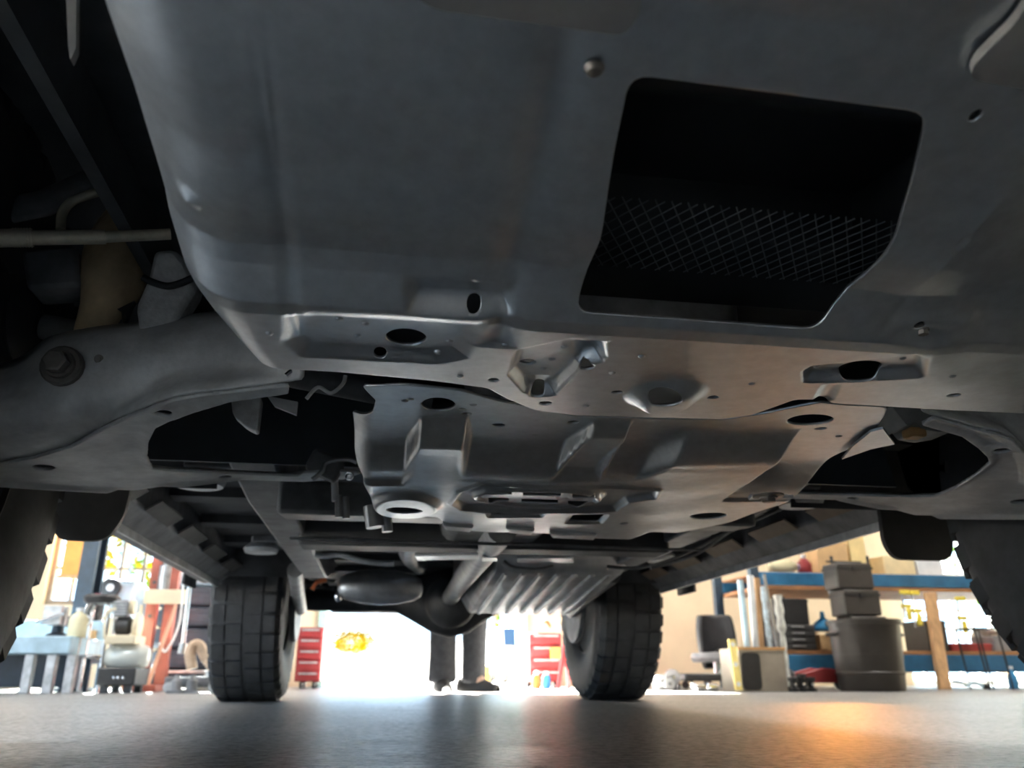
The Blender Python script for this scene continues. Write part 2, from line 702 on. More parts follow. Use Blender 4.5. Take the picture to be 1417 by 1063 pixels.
def UA(px, py, dz=0.0):
    z = .35
    for _ in range(25):
        p = UZ(px, py, z)
        z = .5 * z + .5 * (float(baseA(p[1])) + dz)
    return UZ(px, py, z)


def pa(pts, dz=0.0):
    return [tuple(UA(*p, dz)[:2]) for p in pts]


def hole_at(U, px, py, rx, ry):
    c = U(px, py)
    a = np.linalg.norm(U(px + rx, py) - U(px - rx, py)) / 2
    b = abs(U(px, py - ry)[1] - U(px, py + ry)[1]) / 2
    return (c[0], c[1], a, b)


EY = [.17, .50, .57, .62, .66]
EX = [-.414, -.408, -.394, -.381, -.368]
edgeA = lambda Y: np.interp(Y, EY, EX)
padsA = [  # polygon, target height, slope width
    (pa([(564, 374), (708, 383), (702, 432), (572, 423)], .004), .3575, .006),
    (pa([(408, 436), (430, 432), (560, 438), (664, 446), (636, 486), (600, 492), (424, 483), (404, 468)], .004), .3455, .011),
    (pa([(720, 480), (790, 465), (832, 468), (834, 488), (800, 500), (766, 537), (730, 537), (708, 512)], .004), .348, .0045),
    (pa([(798, 478), (826, 478), (828, 494), (802, 498)], .004), .3530, .005),
    (pa([(732, 528), (756, 528), (764, 540), (738, 542)], .004), .3540, .005),
    (pa([(1116, 507), (1126, 501), (1262, 486), (1276, 492), (1272, 514), (1150, 520), (1118, 520)], .005), .3475, .006),
    (pa([(1245, 454), (1278, 436), (1338, 440), (1298, 464)], .004), .3500, .012),
    (pa([(1140, 531), (1160, 530), (1150, 551), (1128, 552)], .002), .3440, .004),
]
bumpsA = [hole_at(UA, 922, 546, 56, 21) + (-.013, .016), hole_at(UA, 256, 292, 26, 16) + (-.006, .014), hole_at(UA, 393, 318, 18, 60) + (.004, .012),
          hole_at(UA, 1330, 330, 40, 120) + (-.006, .05)]


def zA(X, Y):
    z = baseA(Y)
    # the left flank rolls up; the roll is widest at the front corner
    w = np.interp(Y, [.2, .30, .40, .46, .54, .62, .70], [.046, .050, .062, .060, .042, .028, .016])
    lift = np.interp(Y, [.2, .45, .55, .62, .66], [.048, .056, .040, .026, .014])
    t = np.clip((edgeA(Y) + w - X) / w, 0, 1)
    roll = lift * (1 - np.sqrt(np.maximum(1 - t ** 2 * .97, 0)))
    # a soft lengthwise swage beside the mesh opening and another on the far right
    z = z + .004 * np.exp(-((X + .178) / .012) ** 2) * (Y < .58)
    z = z + .006 * sstep((X - .10 - (Y - .3) * .25) / .05) * sstep((.62 - Y) / .08)
    for poly, zt, sw in padsA:
        k = sstep(.5 - sd_poly(X, Y, poly) / (2 * sw))
        yc = sum(q[1] for q in poly) / len(poly)
        z = z * (1 - k) + (zt + .045 * (Y - yc)) * k
    for cx, cy, a, b, dz, sw in bumpsA:
        k = sstep(.5 - (sd_ell(X, Y, cx, cy, a - sw * .6, b - sw * .6)) / (2 * sw) * 1.3)
        z = z + dz * k
    return z + roll




def UAZ(px, py):
    z = .35
    for _ in range(16):
        q = UZ(px, py, z)
        z = .5 * z + .5 * float(zA(np.array([[q[0]]]), np.array([[q[1]]]))[0, 0])
    return UZ(px, py, z)


def hole_fit(px, py, rx, ry):
    c = UAZ(px, py)
    U = lambda a, b: UZ(a, b, c[2])
    return hole_at(U, px, py, rx, ry)


holesA = [hole_at(lambda a, b: UZ(a, b, .3575), 656, 407, 10, 2.9)] + [hole_fit(*h) for h in [(562, 467, 28, 13.5), (526, 488, 9, 4.2), (683, 526, 8, 3.2), (730, 501, 11.5, 5), (744, 530, 9, 4.5),
          (755, 558, 9, 3.3), (812, 508, 10.5, 4.6), (854, 543, 8, 2.9), (987, 550, 8, 2.9), (920, 556, 24, 8), (1320, 547, 9, 3.2), (1350, 160, 8, 8), (1272, 451, 8, 4)]]
_h = hole_fit(1190, 508, 29, 10.5)
outA = list(zip(EX, EY)) + pa([(400, 511), (470, 515), (600, 527), (675, 537), (700, 551), (738, 567), (800, 575), (1000, 580), (1042, 574),
           (1100, 553), (1142, 553), (1152, 558), (1300, 567), (1460, 574)]) + [(.47, .60), (.47, .175)]
meshA = pa([(872, 103), (1283, 156), (1262, 250), (1238, 335), (1208, 372), (1132, 456), (796, 432), (832, 330), (850, 210)])


def sA(X, Y):
    s = sd_poly(X, Y, rpoly(outA, .006))
    for h in holesA:
        s = np.maximum(s, -sd_ell(X, Y, *h))
    s = np.maximum(s, -sd_ell(X, Y, *_h, .35))
    return np.maximum(s, -sd_poly(X, Y, rpoly(meshA, .012)))


skidA = field_plate('engine_skid_plate', -.428, .475, .17, .80, .0015, zA, sA, plate, car, .003)
skidA['label'] = 'stamped dark metal engine skid plate'
for px, py in [(469, 441), (506, 448), (495, 465), (373, 461), (622, 472), (606, 488), (637, 521), (764, 497), (752, 510), (847, 516), (781, 480), (811, 562), (888, 493), (1130, 506), (1250, 496), (1040, 531), (1318, 521), (700, 478)]:
    p = UAZ(px, py)
    MB().lathe([(0, -.0016), (.0018, -.0013), (.0030, -.0002), (.0034, .001)], p, seg=12).build('rivet', plate, skidA)


def hexbolt(parent, p, ax, r, h, m=screwm, washer=1.9, name='bolt'):
    p, a = V3(p), V3(ax).normalized()
    b = MB()
    b.lathe([(r * washer, 0), (r * washer, h * .25), (r * washer * .9, h * .32)], p, a, 20)
    b.lathe([(r * 1.25, h * .32), (r * 1.2, h * .5)], p, a, 20)
    b.lathe([(r, h * .5), (r, h * .95), (r * .8, h)], p, a, 6)
    return b.build(name, m, parent, smooth=30)


p = UA(822, 93)
b = MB().lathe([(.0055, 0), (.0055, -.001), (.0038, -.0035), (0, -.0045)], p, seg=16).build('bolt', screwm, skidA)
p = UA(1276, 452, .006)
hexbolt(skidA, p, (0, 0, -1), .004, .007)
# recess above the opening: sloping dark tray and the diamond wire mesh
xs = [q[0] for q in meshA]
ys = [q[1] for q in meshA]
tr = MB()
x0, x1, y0, y1 = min(xs) - .02, max(xs) + .03, min(ys) - .02, max(ys) + .02
tr.grid([[(x0, y0, float(baseA(y0)) + .007), (x1, y0, float(baseA(y0)) + .007)], [(x0, y0 + .05, .412), (x1, y0 + .05, .412)], [(x0, y0 + .09, .44), (x1, y0 + .09, .44)], [(x0, y1 - .03, .46), (x1, y1 - .03, .46)], [(x0, y1, .37), (x1, y1, .37)]])
for xx in (x0, x1):
    zr_ = [float(baseA(y0)) + .007, .412, .44, .46, .37]
    yr_ = [y0, y0 + .05, y0 + .09, y1 - .03, y1]
    tr.grid([[(xx, a_, float(baseA(a_)) + .010), (xx, a_, max(b_, float(baseA(a_)) + .011))] for a_, b_ in zip(yr_, zr_)])
tr.build('recess_tray', mat('recess_black', (.016, .017, .019), .6, 0, .2, 14), car, solid=.003, smooth=60)
wm = MB()
ym = float(UA(1000, 330)[1])
zc = lambda y: .395 - (y - y0) * .02
for k in range(-40, 60):
    for sgn in (1, -1):
        pts = []
        for t in np.linspace(0, 1, 40):
            yy = ym + (y1 - ym - .01) * t
            xx = x0 + k * .0112 + sgn * (yy - y0) * .62 + (0 if sgn > 0 else .16)
            if x0 < xx < x1:
                pts.append((xx, yy, zc(yy) + sgn * .0004))
        if len(pts) > 2:
            wm.tube([pts[0], pts[-1]], .00055, 4, caps=False)
mesh_o = wm.build('wire_mesh', mat('coated_wire', (.10, .105, .11), .45, .3, .1, 30), car, smooth=60, fixn=False)
mesh_o['kind'] = 'stuff'
# grey valance tongues in front of the plate
for poly, r in (([(-.262, .262), (-.25, .275), (-.176, .282), (-.163, .274), (-.163, .10), (-.262, .10)], .010), ([(-.024, .30), (.09, .312), (.14, .30), (.14, .1), (.02, .1), (-.012, .262)], .008)):
    zz = .372
    if poly[0][0] < -.1:
        pts = pa([(560, -20), (600, 9), (862, 45), (884, 20), (893, -40)], -.006)
        pts += [(pts[-1][0] + .004, .12), (pts[0][0] - .004, .12)]
    else:
        pts = pa([(1334, 104), (1420, 121), (1500, 132)], -.006) + [(.16, .12), (.04, .12)] + pa([(1430, -20), (1404, 30)], -.006)
    pts = rpoly(pts, .009)
    MB().prism([(x, y, float(baseA(y)) - .008) for x, y in pts], (0, 0, .006)).build('valance_tab', valm, car, smooth=20)

# ---- transmission skid plate -------------------------------------------
ZB0, ZB1 = .368, .337
SB = .031 / .04


def UBz(px, py, z):
    return tuple(UZ(px, py, z)[:2])


cols = [  # sideways position, rows of the upper step, its depth, rows of the lower step
    (-.40, 604, 652, .030, 662, 668), (.085, 604, 652, .030, 662, 668), (.14, 570, 622, .034, 640, 672), (.335, 570, 622, .034, 640, 672), (.39, 600, 662, .038, 664, 668),
    (.845, 606, 664, .038, 664, 668), (.90, 576, 606, .020, 644, 668), (1.06, 576, 606, .020, 646, 668), (1.10, 606, 666, .038, 664, 669), (1.28, 606, 666, .038, 664, 669),
    (1.37, 588, 645, .038, 645, 655), (1.86, 588, 645, .038, 645, 655), (1.93, 634, 688, .034, 688, 694), (3.0, 634, 688, .034, 688, 694)]
_cx, _t = [], []
for (s_, a, b_, dz, c, d) in cols:
    dz = dz * SB
    q = lambda py, z: UZ(520 + s_ * (934 - py), py, z)[1]
    _cx.append(-.255 + s_ * .25)
    _t.append((q(a, ZB0), q(b_, ZB0 - dz), dz, q(c, ZB0 - dz), q(d, ZB1)))
_cx = np.array(_cx)
_o = np.argsort(_cx)
_cx = _cx[_o]
_t = np.array(_t)[_o]


YREF = float(UZ(700, 606, ZB0)[1])


def baseB(X, Y):
    a, b_, dz, c, d = [np.interp(X, _cx, _t[:, k]) for k in range(5)]
    z = ZB0 + .04 * np.minimum(Y - YREF, 0) - dz * sstep((Y - a) / np.maximum(b_ - a, .01))
    return z - (ZB0 - ZB1 - dz) * sstep((Y - c) / np.maximum(d - c, .012))


UB1 = lambda px, py: UZ(px, py, ZB1)
UB0 = lambda px, py: UZ(px, py, ZB0)
pb1 = lambda pts: [UBz(*p, ZB1) for p in pts]
loz = pb1([(628, 696), (640, 680), (668, 671), (860, 676), (908, 678), (904, 688), (868, 694), (850, 706), (690, 708), (640, 704)])
ovl = hole_at(UB1, 744, 689, 92, 12.5)
bossL = hole_at(UB1, 562, 698, 46, 15)
slots = [pb1([(x0_, y_ - 2.6), (x1_, y_ - 2.0), (x1_, y_ + 2.6), (x0_, y_ + 2.6)]) for x0_, x1_, y_ in
         [(676, 708, 682.5), (724, 776, 684), (792, 824, 686), (676, 704, 692), (722, 772, 693.5), (786, 826, 695)]]
sl2 = [pb1([(676, 709), (752, 711), (746, 717), (680, 716)]), pb1([(795, 714), (838, 713), (828, 724), (786, 724)])]
holesB = [hole_at(UB0, 607, 553, 23, 11.5), hole_at(UB0, 690, 585, 9, 3), hole_at(UB0, 793, 580, 8, 2.8), hole_at(UB0, 646, 568, 7, 2.2), hole_at(UB0, 1135, 588, 8, 2.6),
          hole_at(UB1, 560, 698, 25, 4.8), hole_at(UB1, 980, 714, 25, 5), hole_at(UB1, 863, 725, 6, 1.6)]
hB_r = hole_at(UB0, 1120, 574, 31, 9.5)
outB = [UBz(*p, ZB0) for p in [(500, 528), (560, 524), (640, 530), (695, 548), (800, 572), (1000, 576), (1060, 566), (1130, 548), (1226, 552), (1222, 566), (1204, 604)]] + \
    pb1([(1106, 688), (1078, 700), (1010, 722), (936, 738), (900, 736), (872, 747), (792, 742), (740, 738), (700, 736), (655, 735), (618, 724), (606, 716), (560, 714), (524, 708), (500, 668)]) + \
    [UBz(*p, ZB0 - .02) for p in [(489, 640)]] + [UBz(*p, ZB0) for p in [(487, 580), (500, 574), (516, 566), (521, 548)]]


def zB(X, Y):
    z = baseB(X, Y)
    k = sstep(.5 - sd_poly(X, Y, loz) / .012) * sstep(.5 + sd_ell(X, Y, *ovl) / .012)
    z = z + .006 * k
    ring = np.abs(sd_ell(X, Y, *ovl) + .006)
    z = z - .004 * sstep(1 - ring / .007)
    z = z - .009 * sstep(.5 - sd_ell(X, Y, *bossL) / .014)
    z = z - .004 * sstep(1 - np.abs(sd_poly(X, Y, loz) - .004) / .006)
    for s_ in sl2:
        z = z + .004 * sstep(.5 - (sd_poly(X, Y, s_) - .004) / .006)
    # a slight lift of the left flank and warping of the pressed sheet
    z = z + .05 * np.clip((-.272 - X) / .03, 0, 1) ** 2 * .4
    return z + .0012 * np.sin(X * 31 + Y * 9) * np.sin(Y * 23)


def sB(X, Y):
    s = sd_poly(X, Y, rpoly(outB, .008))
    for h in holesB:
        s = np.maximum(s, -sd_ell(X, Y, *h))
    s = np.maximum(s, -sd_ell(X, Y, *hB_r, .35))
    for q in slots:
        s = np.maximum(s, -(sd_poly(X, Y, q) + .0))
    for q in sl2:
        s = np.maximum(s, -sd_poly(X, Y, q))
    return s


bx0, bx1 = min(q[0] for q in outB) - .01, max(q[0] for q in outB) + .01
by0, by1 = min(q[1] for q in outB) - .01, max(q[1] for q in outB) + .01
skidB = field_plate('transmission_skid_plate', bx0, bx1, by0, by1, .0022, zB, sB, plate, car, .003)
skidB['label'] = 'stamped skid plate with slotted oval emblem'
for px, py in [(560, 548), (568, 545), (655, 552), (740, 600), (640, 560), (1160, 600)]:
    p = UB0(px, py)
    p[2] = float(zB(np.array([[p[0]]]), np.array([[p[1]]]))[0, 0])
    MB().lathe([(0, -.0018), (.0025, -.0013), (.0040, -.0002), (.0045, .001)], p, seg=12).build('rivet', plate, skidB)
p = UZ(1063, 685, ZB1 - .004)
hexbolt(skidB, p, (0, 0, -1), .010, .010, screwm, 2.1)
MB().prism([UZ(x, y, ZB1 - .006) for x, y in [(1036, 692), (1092, 692), (1098, 689), (1040, 688)]], (0, 0, .005)).build('bracket', steel, skidB)
# corner ear of the plate with a slot, right
MB().prism([UZ(x, y, ZB0 - .01) for x, y in [(1205, 598), (1222, 594), (1238, 615), (1205, 622), (1165, 636), (1180, 618)]], (0, 0, .003)).build('plate_ear', plate, skidB)

# ---- lower control arms --------------------------------------------------
zarm = lambda X: .335 + .05 * np.clip((X + .75) / .42, 0, 1) ** 1.2
_s = []


def UARM(px, py):
    z = .35
    for _ in range(25):
        q = UZ(px, py, z)
        z = .5 * z + .5 * float(zarm(q[0]))
    return UZ(px, py, z)


parm = lambda pts: [tuple(UARM(*p)[:2]) for p in pts]
arm_out = parm([(400, 527), (330, 536), (280, 541), (240, 548), (190, 566), (140, 590), (100, 613), (50, 628), (-60, 646), (-100, 662), (-60, 674), (0, 668), (90, 674), (185, 679), (220, 674), (260, 669), (330, 664), (420, 667), (475, 664), (500, 655), (420, 655), (330, 651), (240, 647), (212, 644), (204, 628), (206, 606), (216, 586), (236, 576), (270, 564), (320, 549), (400, 538)])
arm_holes = [hole_at(UARM, 60, 647, 16, 4.2), hole_at(UARM, 226, 567, 13, 4.6), hole_at(UARM, 312, 660, 9, 2)]


def zArm(X, Y):
    z = zarm(X)
    sd = sd_poly(X, Y, arm_out)
    z = z - .006 * sstep(1 + sd / .014) * (Y < 1.2)
    ring = sd_ell(X, Y, *arm_holes[1])
    return z - .004 * sstep(1 - ring / .012)


def sArm(X, Y):
    s = sd_poly(X, Y, arm_out)
    for h in arm_holes:
        s = np.maximum(s, -sd_ell(X, Y, *h))
    return s


axs = [q[0] for q in arm_out]
ays = [q[1] for q in arm_out]
# front wall of the arm, lofted: flange, crest, wall, fillet, foot
cT0 = crom([UY(x, y, d) for x, y, d in [(-90, 520, .99), (20, 500, .97), (70, 468, .95), (135, 454, .93), (210, 446, .92), (310, 432, .90), (420, 440, .86)]], 6)
cT = crom([UY(x, y, d) for x, y, d in [(-90, 545, .93), (20, 522, .91), (66, 484, .89), (135, 468, .87), (210, 458, .86), (310, 446, .84), (420, 458, .80)]], 6)
cM = crom([UY(x, y, d) for x, y, d in [(-90, 612, .92), (0, 586, .90), (90, 566, .88), (170, 540, .865), (240, 506, .85), (320, 496, .83), (420, 512, .79)]], 6)
cN = crom([UY(x, y, d) for x, y, d in [(-90, 628, .94), (0, 606, .925), (90, 584, .90), (170, 556, .88), (240, 522, .865), (320, 510, .84), (420, 520, .795)]], 6)
cL = crom([UARM(x, y) for x, y in [(-90, 652), (20, 636), (100, 613), (160, 580), (240, 548), (320, 537), (420, 525)]], 6)
armw = MB().grid([cT0, cT, cM, cN, cL])
arms = []
aw = armw.build('control_arm', steel, car, sub=1, solid=.004, smooth=180)
aw['label'] = 'grey stamped lower control arm, left front'
ap = field_plate('arm_web', min(axs) - .01, max(axs) + .01, min(ays) - .01, max(ays) + .01, .004, zArm, sArm, steel, car, .004)
ap.parent = aw
ap.location = (0, 0, 0)
hexbolt(aw, UY(88, 508, .876), (-.05, -1, -.05), .0125, .026, screwm, 1.75)
hexbolt(aw, UY(137, 497, .872), (0, -1, -.3), .003, .004, screwm, 1.6)


def mirrored(o, parent):
    c = o.copy()
    c.data = o.data.copy()
    COL.objects.link(c)
    c.parent = parent
    for v in c.data.vertices:
        v.co.x = -v.co.x
    c.data.flip_normals()
    return c


aw2 = mirrored(aw, car)
aw2['label'] = 'dark stamped lower control arm, right front'
ap2 = mirrored(ap, aw2)
for md in ap2.modifiers:
    md.offset = 1

# ---- tyres ---------------------------------------------------------------
def tyre_proto():
    prof = [(.20, -.10), (.225, -.118), (.26, -.128), (.31, -.135), (.345, -.134), (.368, -.127), (.386, -.113), (.395, -.09), (.397, -.03), (.397, .03), (.395, .09), (.386, .113), (.368, .127), (.345, .134), (.31, .135), (.26, .128), (.225, .118), (.20, .10)]
    t = MB().lathe(prof, (0, 0, 0), (1, 0, 0), 64).build('tyre', rubber, None, smooth=60)
    lg = MB()
    n = 34
    for k in range(n):
        a = 2 * math.pi * k / n
        ca, sa = math.cos(a), math.sin(a)
        rad, tan = Vector((0, ca, sa)), Vector((0, -sa, ca))
        for sgn in (-1, 1):
            off = .5 if sgn > 0 else 0
            aa = a + off * 2 * math.pi / n
            rad, tan = Vector((0, math.cos(aa), math.sin(aa))), Vector((0, -math.sin(aa), math.cos(aa)))
            big = .034 if k % 2 else .031
            for (xa, xb, ra, rb, wt) in ((.070, .112, .389, .400, .030), (.108, .131, .352, .396, .022), (.008, .062, .389, .400, big)):
                vs = []
                for (x_, r_) in ((xa, ra), (xb, ra - (.02 if xb > .12 else 0)), (xb, rb - (.018 if xb > .12 else 0)), (xa, rb)):
                    for w_ in (-wt, wt):
                        vs.append(rad * r_ + tan * w_ + Vector((sgn * x_, 0, 0)))
                lg.add(vs, [(0, 1, 3, 2), (2, 3, 5, 4), (4, 5, 7, 6), (6, 7, 1, 0), (0, 2, 4, 6), (1, 7, 5, 3)])
    tb = lg.build('tread', rubber, t, smooth=0)
    tb['kind'] = 'stuff'
    return t


rimm = mat('wheel_alloy', (.03, .03, .032), .5, .2, .2, 10)
ty0 = tyre_proto()
first = True
for (x, y, st) in ((-.872, AXF, 0.07), (.945, AXF, 0.07), (-.752, AXR, 0), (.752, AXR, 0)):
    if first:
        t = ty0
        first = False
    else:
        t = ty0.copy()
        COL.objects.link(t)
        for ch in [c for c in COL.objects if c.parent == ty0]:
            c2 = ch.copy()
            COL.objects.link(c2)
            c2.parent = t
    t.parent = car
    t.location = V3((x, y, TR)) - Vector(car.location)
    t.rotation_euler = (random.random(), 0, st)
    sgn = -1 if x < 0 else 1
    rm = MB().lathe([(.06, .02), (.07, .05), (.12, .045), (.195, .03), (.212, .06), (.214, .11), (.206, .112), (.206, -.112), (.214, -.11), (.19, -.08), (.17, -.02), (.06, -.02)], (0, 0, 0), (sgn, 0, 0), 40).build('rim', rimm, None, smooth=40)
    rm.parent = t

# ---- left front corner hardware -------------------------------------------
b = MB().tube([UY(-60, 331, .80), UY(30, 329, .81), UY(46, 329, .812)], .0095, 14)
b.tube([UY(44, 329, .812), UY(146, 328, .825)], .0078, 14).tube([UY(145, 328, .825), UY(236, 324, .84)], .0062, 14)
for k in range(7):
    b.tube([UY(18 + k * 4, 329, .8095 + .0003 * k), UY(20 + k * 4, 329, .81 + .0003 * k)], .0102, 14)
b.build('tie_rod', rodm, car)
sh = MB().tube(crom([UY(208, 262, 1.0), UY(190, 300, .985), UY(165, 350, .97), UY(155, 395, .96), UY(140, 430, .955), UY(122, 470, .95)], 4),
               list(np.interp(np.linspace(0, 5, 21), [0, 1, 2, 3, 4, 5], [.020, .034, .040, .036, .024, .017])), 20)
sh.build('shock_absorber', rust, car, smooth=60)
kn = rpoly([(212, 346), (241, 343), (260, 366), (272, 396), (246, 438), (234, 466), (192, 464), (186, 424), (204, 384)], 9)
MB().prism([UY(x, y, .885) for x, y in kn], (0.004, .03, 0)).build('steering_knuckle', castm, car, bevel=.006, smooth=40)
MB().tube(crom([UY(x, y, .878) for x, y in [(198, 384), (212, 391), (232, 396), (250, 392), (268, 384)]], 5), .0042, 10).build('rubber_strap', boot_m, car)
MB().prism([UY(x, y, .93) for x, y in [(162, 428), (186, 416), (182, 422), (170, 452), (168, 432)]], (0, .01, 0)).build('bracket', chrome, car)
bt = MB().lathe([(.050, 0), (.062, .008), (.050, .018), (.066, .028), (.052, .040), (.070, .052), (.054, .064), (.072, .078), (.056, .09), (.070, .10), (.04, .115)], UY(56, 452, 1.02), (-1, .1, 0), 28)
bt.build('axle_boot', boot_m, car)
MB().tube([UY(60, 452, 1.02), (-.2, 1.03, .44)], .016, 16).build('drive_shaft', framem, car)
MB().tube(crom([UY(x, y, .9) for x, y in [(84, 318), (86, 296), (98, 280), (118, 271), (150, 262)]], 6), .0055, 12).build('brake_hose', rodm, car)
MB().prism([UY(x, y, .94) for x, y in rpoly([(28, 345), (105, 338), (112, 395), (36, 400)], 10)], (0, .05, 0)).build('brake_caliper', framem, car, bevel=.008)
MB().tube([UY(-60, 305, 1.0), UY(60, 282, 1.0), UY(230, 205, .97)], .017, 16).build('upper_control_arm', framem, car)
MB().prism([UY(x, y, .42) for x, y in rpoly([(90, -40), (106, -40), (105, 66), (97, 83), (94, 60)], 3)], (0, .006, 0)).build('lit_edge_strip', valm, car)  # pale strip imitating a body edge caught by light
# pressed bits glimpsed behind the arms
MB().prism([UY(x, y, 1.02) for x, y in rpoly([(318, 540), (362, 548), (356, 598), (340, 590), (322, 574)], 6)], (0, .02, 0)).build('mount_bracket', castm, car, bevel=.004)
MB().prism([UY(x, y, 1.0) for x, y in [(370, 548), (412, 556), (410, 574), (380, 562)]], (0, .006, 0)).build('mount_bracket', steel, car)
MB().tube(crom([UY(x, y, .80) for x, y in [(396, 520), (404, 514), (414, 512)]], 4), .003, 8).build('clip', chrome, car)
MB().tube(crom([UY(x, y, .86) for x, y in [(424, 552), (440, 536), (458, 544), (474, 532), (478, 520)]], 6), .0022, 8).build('wire_clip', steel, car)
b = MB().box(UY(450, 645, 1.22), (.05, .03, .035), Matrix.Rotation(.4, 3, 'Y'))
b.build('bushing_housing', framem, car, bevel=.006)
MB().tube(crom([UY(x, y, 1.2) for x, y in [(432, 664), (446, 652), (452, 640), (480, 636), (494, 640)]], 5), .0035, 8).build('brake_line', galv, car)
for k, (x, y) in enumerate([(463, 690), (468, 712), (478, 714)]):
    MB().tube([UY(x, y - 26, 1.25), UY(x + 1, y + 4, 1.25)], .0055, 10).build('hose', galv if k else steel, car)
hexbolt(car, UY(484, 659, 1.18), (-.3, -1, -.3), .005, .008, chrome, 1.3)
MB().tube([UY(516, 700, 1.36), UY(520, 730, 1.36)], .016, 12).build('mount_bolt_sleeve', galv, car)
MB().tube([UY(534, 700, 1.36), UY(536, 736, 1.36)], .009, 12).build('mount_bolt_sleeve', galv, car)
# right side bracket under the plate edge
MB().prism([UY(x, y, .86) for x, y in rpoly([(1232, 560), (1330, 572), (1326, 594), (1300, 598), (1276, 594), (1268, 584), (1256, 590)], 3)], (0, .05, 0)).build('mount_bracket', framem, car, bevel=.003)
MB().box(UY(1265, 600, .87), (.022, .02, .012)).build('rubber_bump_stop', mat('amber_rubber', (.35, .2, .08), .5, 0, .2, 10), car, bevel=.003)

# ---- flaps, liners, body --------------------------------------------------
def flap(pts, Y, lab):
    o = MB().prism([UY(x, y, Y) for x, y in rpoly(pts, 14)], (0, .012, 0)).build('splash_flap', flapm, car, smooth=20)
    return o


flap([(60, 600), (196, 600), (172, 714), (150, 744), (128, 749), (76, 746)], 1.46, '')
flap([(1205, 600), (1330, 600), (1318, 768), (1308, 776), (1240, 774), (1224, 752)], 1.50, '')
for sgn in (-1, 1):
    # wheel-house liner: half drum over the front wheel and inner wall
    rows = []
    for k in range(13):
        a = math.pi * k / 12
        rows.append([(sgn * xx, AXF - math.cos(a) * .52, .42 + math.sin(a) * .50) for xx in (.56, .70, .93)])
    MB().grid(rows).build('wheel_liner', liner, car, solid=.004, smooth=60)
    rows = []
    for k in range(13):
        a = math.pi * k / 12
        rows.append([(sgn * xx, AXR - math.cos(a) * .50, .44 + math.sin(a) * .50) for xx in (.58, .8, .93)])
    MB().grid(rows).build('wheel_liner', liner, car, solid=.004, smooth=60)
    rows = []
    for k in range(17):
        a = math.pi * k / 16
        rows.append([(sgn * .935, AXF - math.cos(a) * r_, .40 + math.sin(a) * r_) for r_ in (.425, .50, .60)])
    MB().grid(rows).build('arch_trim', liner, car, solid=.012, smooth=40)
    rows = []
    for k in range(17):
        a = math.pi * k / 16
        rows.append([(sgn * .935, AXR - math.cos(a) * r_, .40 + math.sin(a) * r_) for r_ in (.425, .50, .60)])
    MB().grid(rows).build('arch_trim', liner, car, solid=.012, smooth=40)
    MB().bx(sgn * .545, sgn * .56, AXF - .50, AXF + .5, .56, .95).build('inner_fender', liner, car)
    # sill with its pinch-weld seam and flat patches, dark left and tan right
    sx = sgn * .90
    ro = MB().prism([(sgn * .93, 1.50, .44), (sgn * .905, 1.50, .418), (sgn * .84, 1.50, .425), (sgn * .80, 1.50, .46), (sgn * .78, 1.50, .60), (sgn * .95, 1.50, .62)], (0, 1.72, 0)).build('sill_panel', framem, car, bevel=.006)
    MB().bx(sgn * .846, sgn * .852, 1.52, 3.2, .405, .43).build('pinch_weld', steel, ro)
    for k in range(5):
        y = 1.62 + k * .33
        MB().prism([(sgn * .795, y, .452), (sgn * .76, y, .475), (sgn * .76, y + .22, .475), (sgn * .795, y + .22, .452)], (0, 0, .004)).build('sill_patch', flapm if sgn < 0 else mat('tan_patch', (.20, .15, .11), .6, 0, .2, 10), ro)
for sgn in (-1, 1):
    MB().prism([(sgn * .63, 1.28, .41), (sgn * .24, 1.28, .41), (sgn * .24, 1.34, .62), (sgn * .63, 1.34, .62)], (0, .006, 0)).build('haze_panel', mat('haze_grey', (.13, .15, .17), .6, 0, .15, 8), car)  # added panels, coloured to imitate bluish haze behind the arms
# floor pan, tunnel and engine bay
MB().bx(-.80, .80, 1.45, 4.35, .54, .58).build('floor_pan', black, car)
for k in range(6):
    MB().bx(-.78, .78, 1.7 + k * .38, 1.78 + k * .38, .515, .54).build('floor_rib', black, car)
MB().bx(-.545, .545, .12, 1.45, .62, .66).build('engine_bay_closeout', black, car)
MB().bx(-.12, .12, .75, 2.0, .40, .56).build('gearbox_housing', framem, car, bevel=.03, bseg=3)
MB().bx(-.30, .28, .32, .74, .47, .62).build('oil_pan', framem, car, bevel=.03, bseg=3)
MB().ball((.0, 1.01, .46), (.16, .13, .07), 20, 12).build('front_differential', framem, car)
for nm_, y0_, y1_, z0_, z1_ in (('front_bumper', -.35, .13, .46, .85), ('rear_bumper', 4.3, 4.5, .46, .95)):
    MB().bx(-.94, .94, y0_, y1_, z0_, z1_).build(nm_, bodym, car, bevel=.03, bseg=3)
prof = [(-.30, .95), (-.30, 1.02), (.1, 1.12), (1.05, 1.18), (1.55, 1.72), (1.8, 1.80), (4.05, 1.80), (4.40, 1.35), (4.42, .95)]
bo = MB().prism([(-.94, y, z) for y, z in prof], (1.88, 0, 0)).build('body_shell', bodym, car, bevel=.04, bseg=3)
